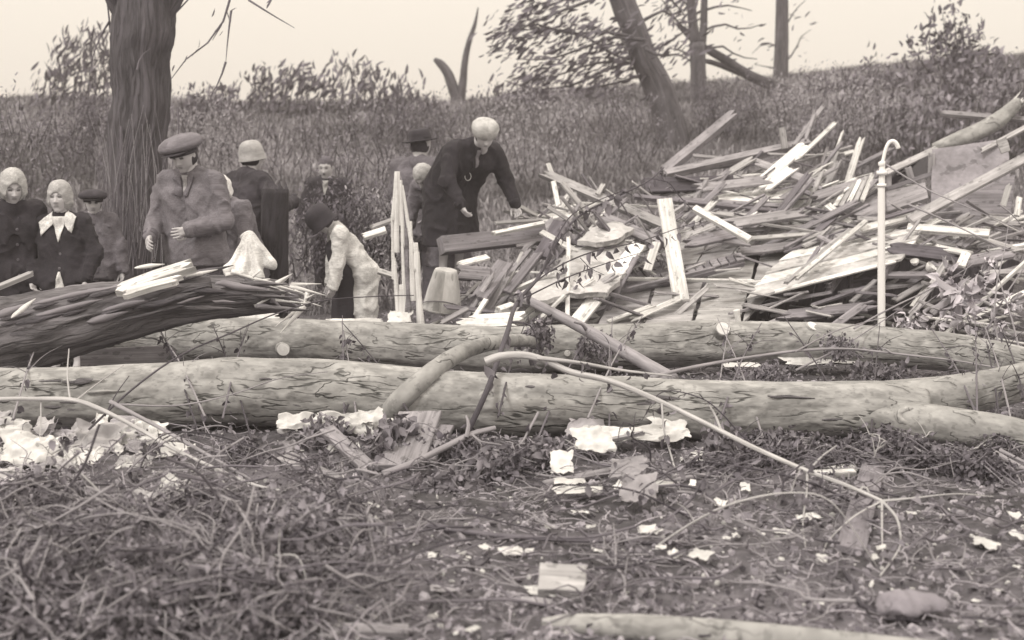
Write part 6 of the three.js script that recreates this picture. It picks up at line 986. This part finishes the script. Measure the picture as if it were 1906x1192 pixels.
// between the trunks
[[1500, 700, 90, 14, 'white sheet between the trunks, left of two'], [1590, 698, 120, 22, 'white sheet between the trunks, right of two'], [1668, 672, 50, 20, 'white scrap on edge between the trunks at right'], [1752, 695, 30, 16, 'small white scrap above the fork'], [1290, 668, 60, 10, 'white scrap beside the bowed stick'], [1725, 678, 60, 10, 'white strip between the trunks near the fork'], [1380, 705, 70, 10, 'thin white strip just above the big trunk']].forEach(([x, y, w, h, label]) => scrap(label, x, y, w, h, { tiltX: 0.5, lift: 0.08, group: 'scraps between the trunks' }));
[[660, 604, 120, 12], [745, 600, 50, 24], [905, 607, 120, 16], [480, 596, 80, 14]].forEach(([x, y, w, h], i) => scrap(['white rubble behind the second trunk under the white coat', 'crumbly white rubble at the foot of the splintered post', 'white rubble heap behind the second trunk at centre', 'white rubble behind the torn end of the dark trunk'][i], x, y, w, h, { d: 9.4, tiltX: 0.6, name: 'rubble_sheet', cat: 'rubble', group: 'rubble behind the second trunk' }));
// scraps on the open ground
[[687, 951, 36, 12], [662, 980, 86, 14], [952, 1042, 48, 18], [902, 1029, 22, 10], [805, 1046, 20, 10], [801, 1166, 34, 12], [1080, 963, 34, 6], [1023, 993, 24, 7], [1204, 1000, 44, 14], [1112, 1035, 20, 9], [858, 1042, 20, 8], [985, 1038, 18, 8], [1370, 1007, 18, 8], [1352, 1014, 18, 7], [1455, 1003, 40, 11], [1835, 1022, 58, 20], [1896, 1014, 36, 22], [1626, 1051, 24, 10], [1530, 1051, 24, 16], [1304, 1048, 46, 18], [1255, 1047, 38, 16], [1504, 973, 60, 12], [1696, 966, 22, 8], [1759, 973, 22, 7], [1215, 1000, 30, 12], [1896, 977, 28, 20], [1230, 1032, 24, 8], [1340, 945, 30, 14], [1387, 920, 20, 16], [1640, 1032, 26, 8], [1892, 1065, 20, 6], [1525, 1136, 18, 10], [1816, 1132, 16, 6], [1860, 1110, 16, 5], [1700, 1140, 14, 6], [1290, 912, 16, 12], [610, 1052, 40, 14], [655, 940, 20, 14], [1570, 885, 60, 14], [1100, 990, 20, 6], [150, 1138, 60, 18], [316, 1134, 30, 12], [180, 1188, 60, 10], [880, 1185, 40, 8], [580, 1148, 30, 8]].forEach(([x, y, w, h], i) => {
  const where = x < 500 ? 'in the brush at lower left' : x < 760 ? 'at the edge of the brush heap' : x < 1000 ? 'on the ground left of the long thin pole middle' : x < 1250 ? 'on the ground by the long thin pole' : x < 1500 ? 'on the ground in front of the straight stick' : x < 1700 ? 'on the ground near the hanging twig ends' : 'on the ground at the right edge';
  scrap(`${w > 50 ? 'wide' : w > 32 ? 'middling' : 'small'} pale ${h > 13 ? 'buckled' : 'flat'} paper scrap ${where}`, x, y, w, h, { roll: noise(x * 0.3, y * 0.3) * 2, tiltX: 0.1 + 0.2 * (i % 3) });
});
// book-like block and papers under it
{ const A = G(1010, 1098), C = G(1088, 1104); const o = single('wooden_block', boardGeo(px(82, 4.8), 0.13, 0.055, { jag: 0, sd: 444 }), wood(0.5), 'pale flat wooden block lying on papers above the near log', 'block'); o.position.copy(G(1046, 1108, 0.045)); o.rotation.set(-1.15, 0, -0.08); 
  scrap('white papers sticking out under the pale wooden block', 1020, 1112, 90, 16, { tiltX: 0.15, group: 'papers by the block' }); scrap('grey papers in front of the pale wooden block', 1000, 1132, 60, 14, { tiltX: 0.1, m: M.paperGrey, group: 'papers by the block' }); scrap('dull flat sheet left of the papers', 823, 1108, 50, 16, { m: M.paperGrey, group: 'papers by the block' }); }
// plank leaning up to the trunk at right, and boards left of centre
board('leaning_plank', 'grey plank leaning from the ground toward the trunk at right', 'plank', [1628, 868, 6.5], [1583, 1035, 5.05], 44, 0.22, { t: 0.03, jag: 0.2 });
board('leaning_plank', 'broad grey board leaning under the trunk at centre', 'plank', [782, 770, 6.75], [745, 870, 6.15], 84, 0.34, { t: 0.03, jag: 0 });
board('leaning_plank', 'narrow grey board leaning right of the broad grey board', 'plank', [830, 795, 6.65], [795, 860, 6.2], 30, 0.3, { t: 0.025, jag: 0 });
board('ground_plank', 'grey plank slanting down right in the brush left of centre', 'plank', [608, 800, 6.5], [700, 885, 5.95], 28, 0.32, { t: 0.03, face: FLAT });
board('ground_plank', 'pale worn plank lying in the brush left of the slanting rod', 'plank', [530, 852, 6.3], [620, 905, 5.9], 34, 0.4, { t: 0.03, face: FLAT });
board('ground_plank', 'short pale rod pointing at the bright branch', 'plank', [1510, 890, 6.0], [1590, 880, 6.05], 12, 0.62, { t: 0.03, face: FLAT });
board('ground_plank', 'worn grey board lying at the bottom edge left of the near log', 'plank', [440, 1180, 4.15], [760, 1186, 4.1], 24, 0.36, { t: 0.03, face: FLAT });
board('ground_plank', 'flat grey shard in the brush at the bottom', 'plank', [610, 1200, 4.2], [632, 1140, 4.45], 36, 0.36, { t: 0.02 });
{ // the pale stone
  const c = G(1690, 1150); const g = nets((x, y, z) => ell(x, y, z, [0, 0.045, 0], [0.11, 0.036, 0.09]) + 0.026 * fbm(x * 7, y * 7, z * 7, 3) + 0.01 * noise(x * 20, y * 20, z * 20), [-0.18, -0.06, -0.16], [0.18, 0.16, 0.16], 0.009);
  const o = single('stone', g, M.stone, 'rounded pale stone on the ground near the lower right', 'stone'); o.position.copy(c); o.rotation.y = 0.5;
}
// ---------------------------------------------------------------- litter nobody could count
{
  const r = rng(99), chip = new THREE.IcosahedronGeometry(1, 0), leafI = [], clod = [], tw = [], crumbs = [];
  const tg = new THREE.CylinderGeometry(0.5, 1, 1, 5, 3); { const p = tg.attributes.position; for (let i = 0; i < p.count; i++) p.setX(i, p.getX(i) + 6 * Math.sin((p.getY(i) + 0.5) * 3.1)); tg.scale(1, 1, 1); }
  const spot = () => { const d = 3.6 + 8.6 * Math.pow(r(), 1.35); const x = (r() * 2 - 1) * (d * 0.43 + 0.3); return V(x, 0, -d); };
  for (let i = 0; i < 16000; i++) { const p = spot(); const left = p.x < -0.12 * -p.z ? 1 : 0; p.y = H(p.x, p.z) + 0.004 + 0.02 * r() + left * 0.05 * r() * r(); const s = 0.012 + 0.03 * r(); leafI.push([p, qDir(V(r() - .5, (r() - .5) * 0.7, r() - .5), r() * 6.28), V(s, s * (0.6 + r()), s), 0.35 + 0.95 * r()]); }
  for (let i = 0; i < 6000; i++) { const p = spot(); p.y = H(p.x, p.z) + 0.002; const s = 0.006 + 0.022 * r() * r(); clod.push([p, new THREE.Quaternion().setFromEuler(eul.set(r() * 6, r() * 6, r() * 6)), V(s, s * 0.7, s * (0.7 + r())), 0.5 + 0.9 * r()]); }
  for (let i = 0; i < 4200; i++) { const p = spot(); const left = p.x < -0.1 * -p.z ? 1 : 0; p.y = H(p.x, p.z) + 0.008 + 0.03 * r() + left * 0.08 * r(); const L = 0.05 + 0.22 * r() * r(), w = 0.0014 + 0.0022 * r(); tw.push([p, qDir(V(r() - .5, (r() - .5) * (0.25 + left * 0.5), r() - .5), r() * 6).multiply(new THREE.Quaternion().setFromAxisAngle(V(0, 0, 1), 1.5708)), V(w, L, w), 0.4 + 1.3 * r()]); }
  for (let i = 0; i < 900; i++) { const p = spot(); p.y = H(p.x, p.z) + 0.006; const s = 0.005 + 0.016 * r() * r(); crumbs.push([p, new THREE.Quaternion().setFromEuler(eul.set(r() * 6, r() * 6, r() * 6)), V(s, s * 0.4, s), 0.5 + 0.6 * r()]); }
  const st = (n, g, m, it, label, cat) => { const o = inst(scene, n, g, m, it); o.userData.label = label; o.userData.category = cat; };
  st('leaf_litter', LEAF_FLAT, M.leaf, leafI, 'fallen leaves littering the ground', 'leaves'); st('soil_clods', chip, mat(0.3, { rough: 1 }), clod, 'loose clods of soil on the ground', 'soil'); st('twig_litter', tg, mat(0.3, { rough: 0.9 }), tw, 'fine twig litter over the ground', 'twigs'); st('plaster_crumbs', chip, mat(0.75, { rough: 0.9 }), crumbs, 'white crumbs of plaster over the ground', 'crumbs');
}
shade(scene);
renderer.render(scene, camera);
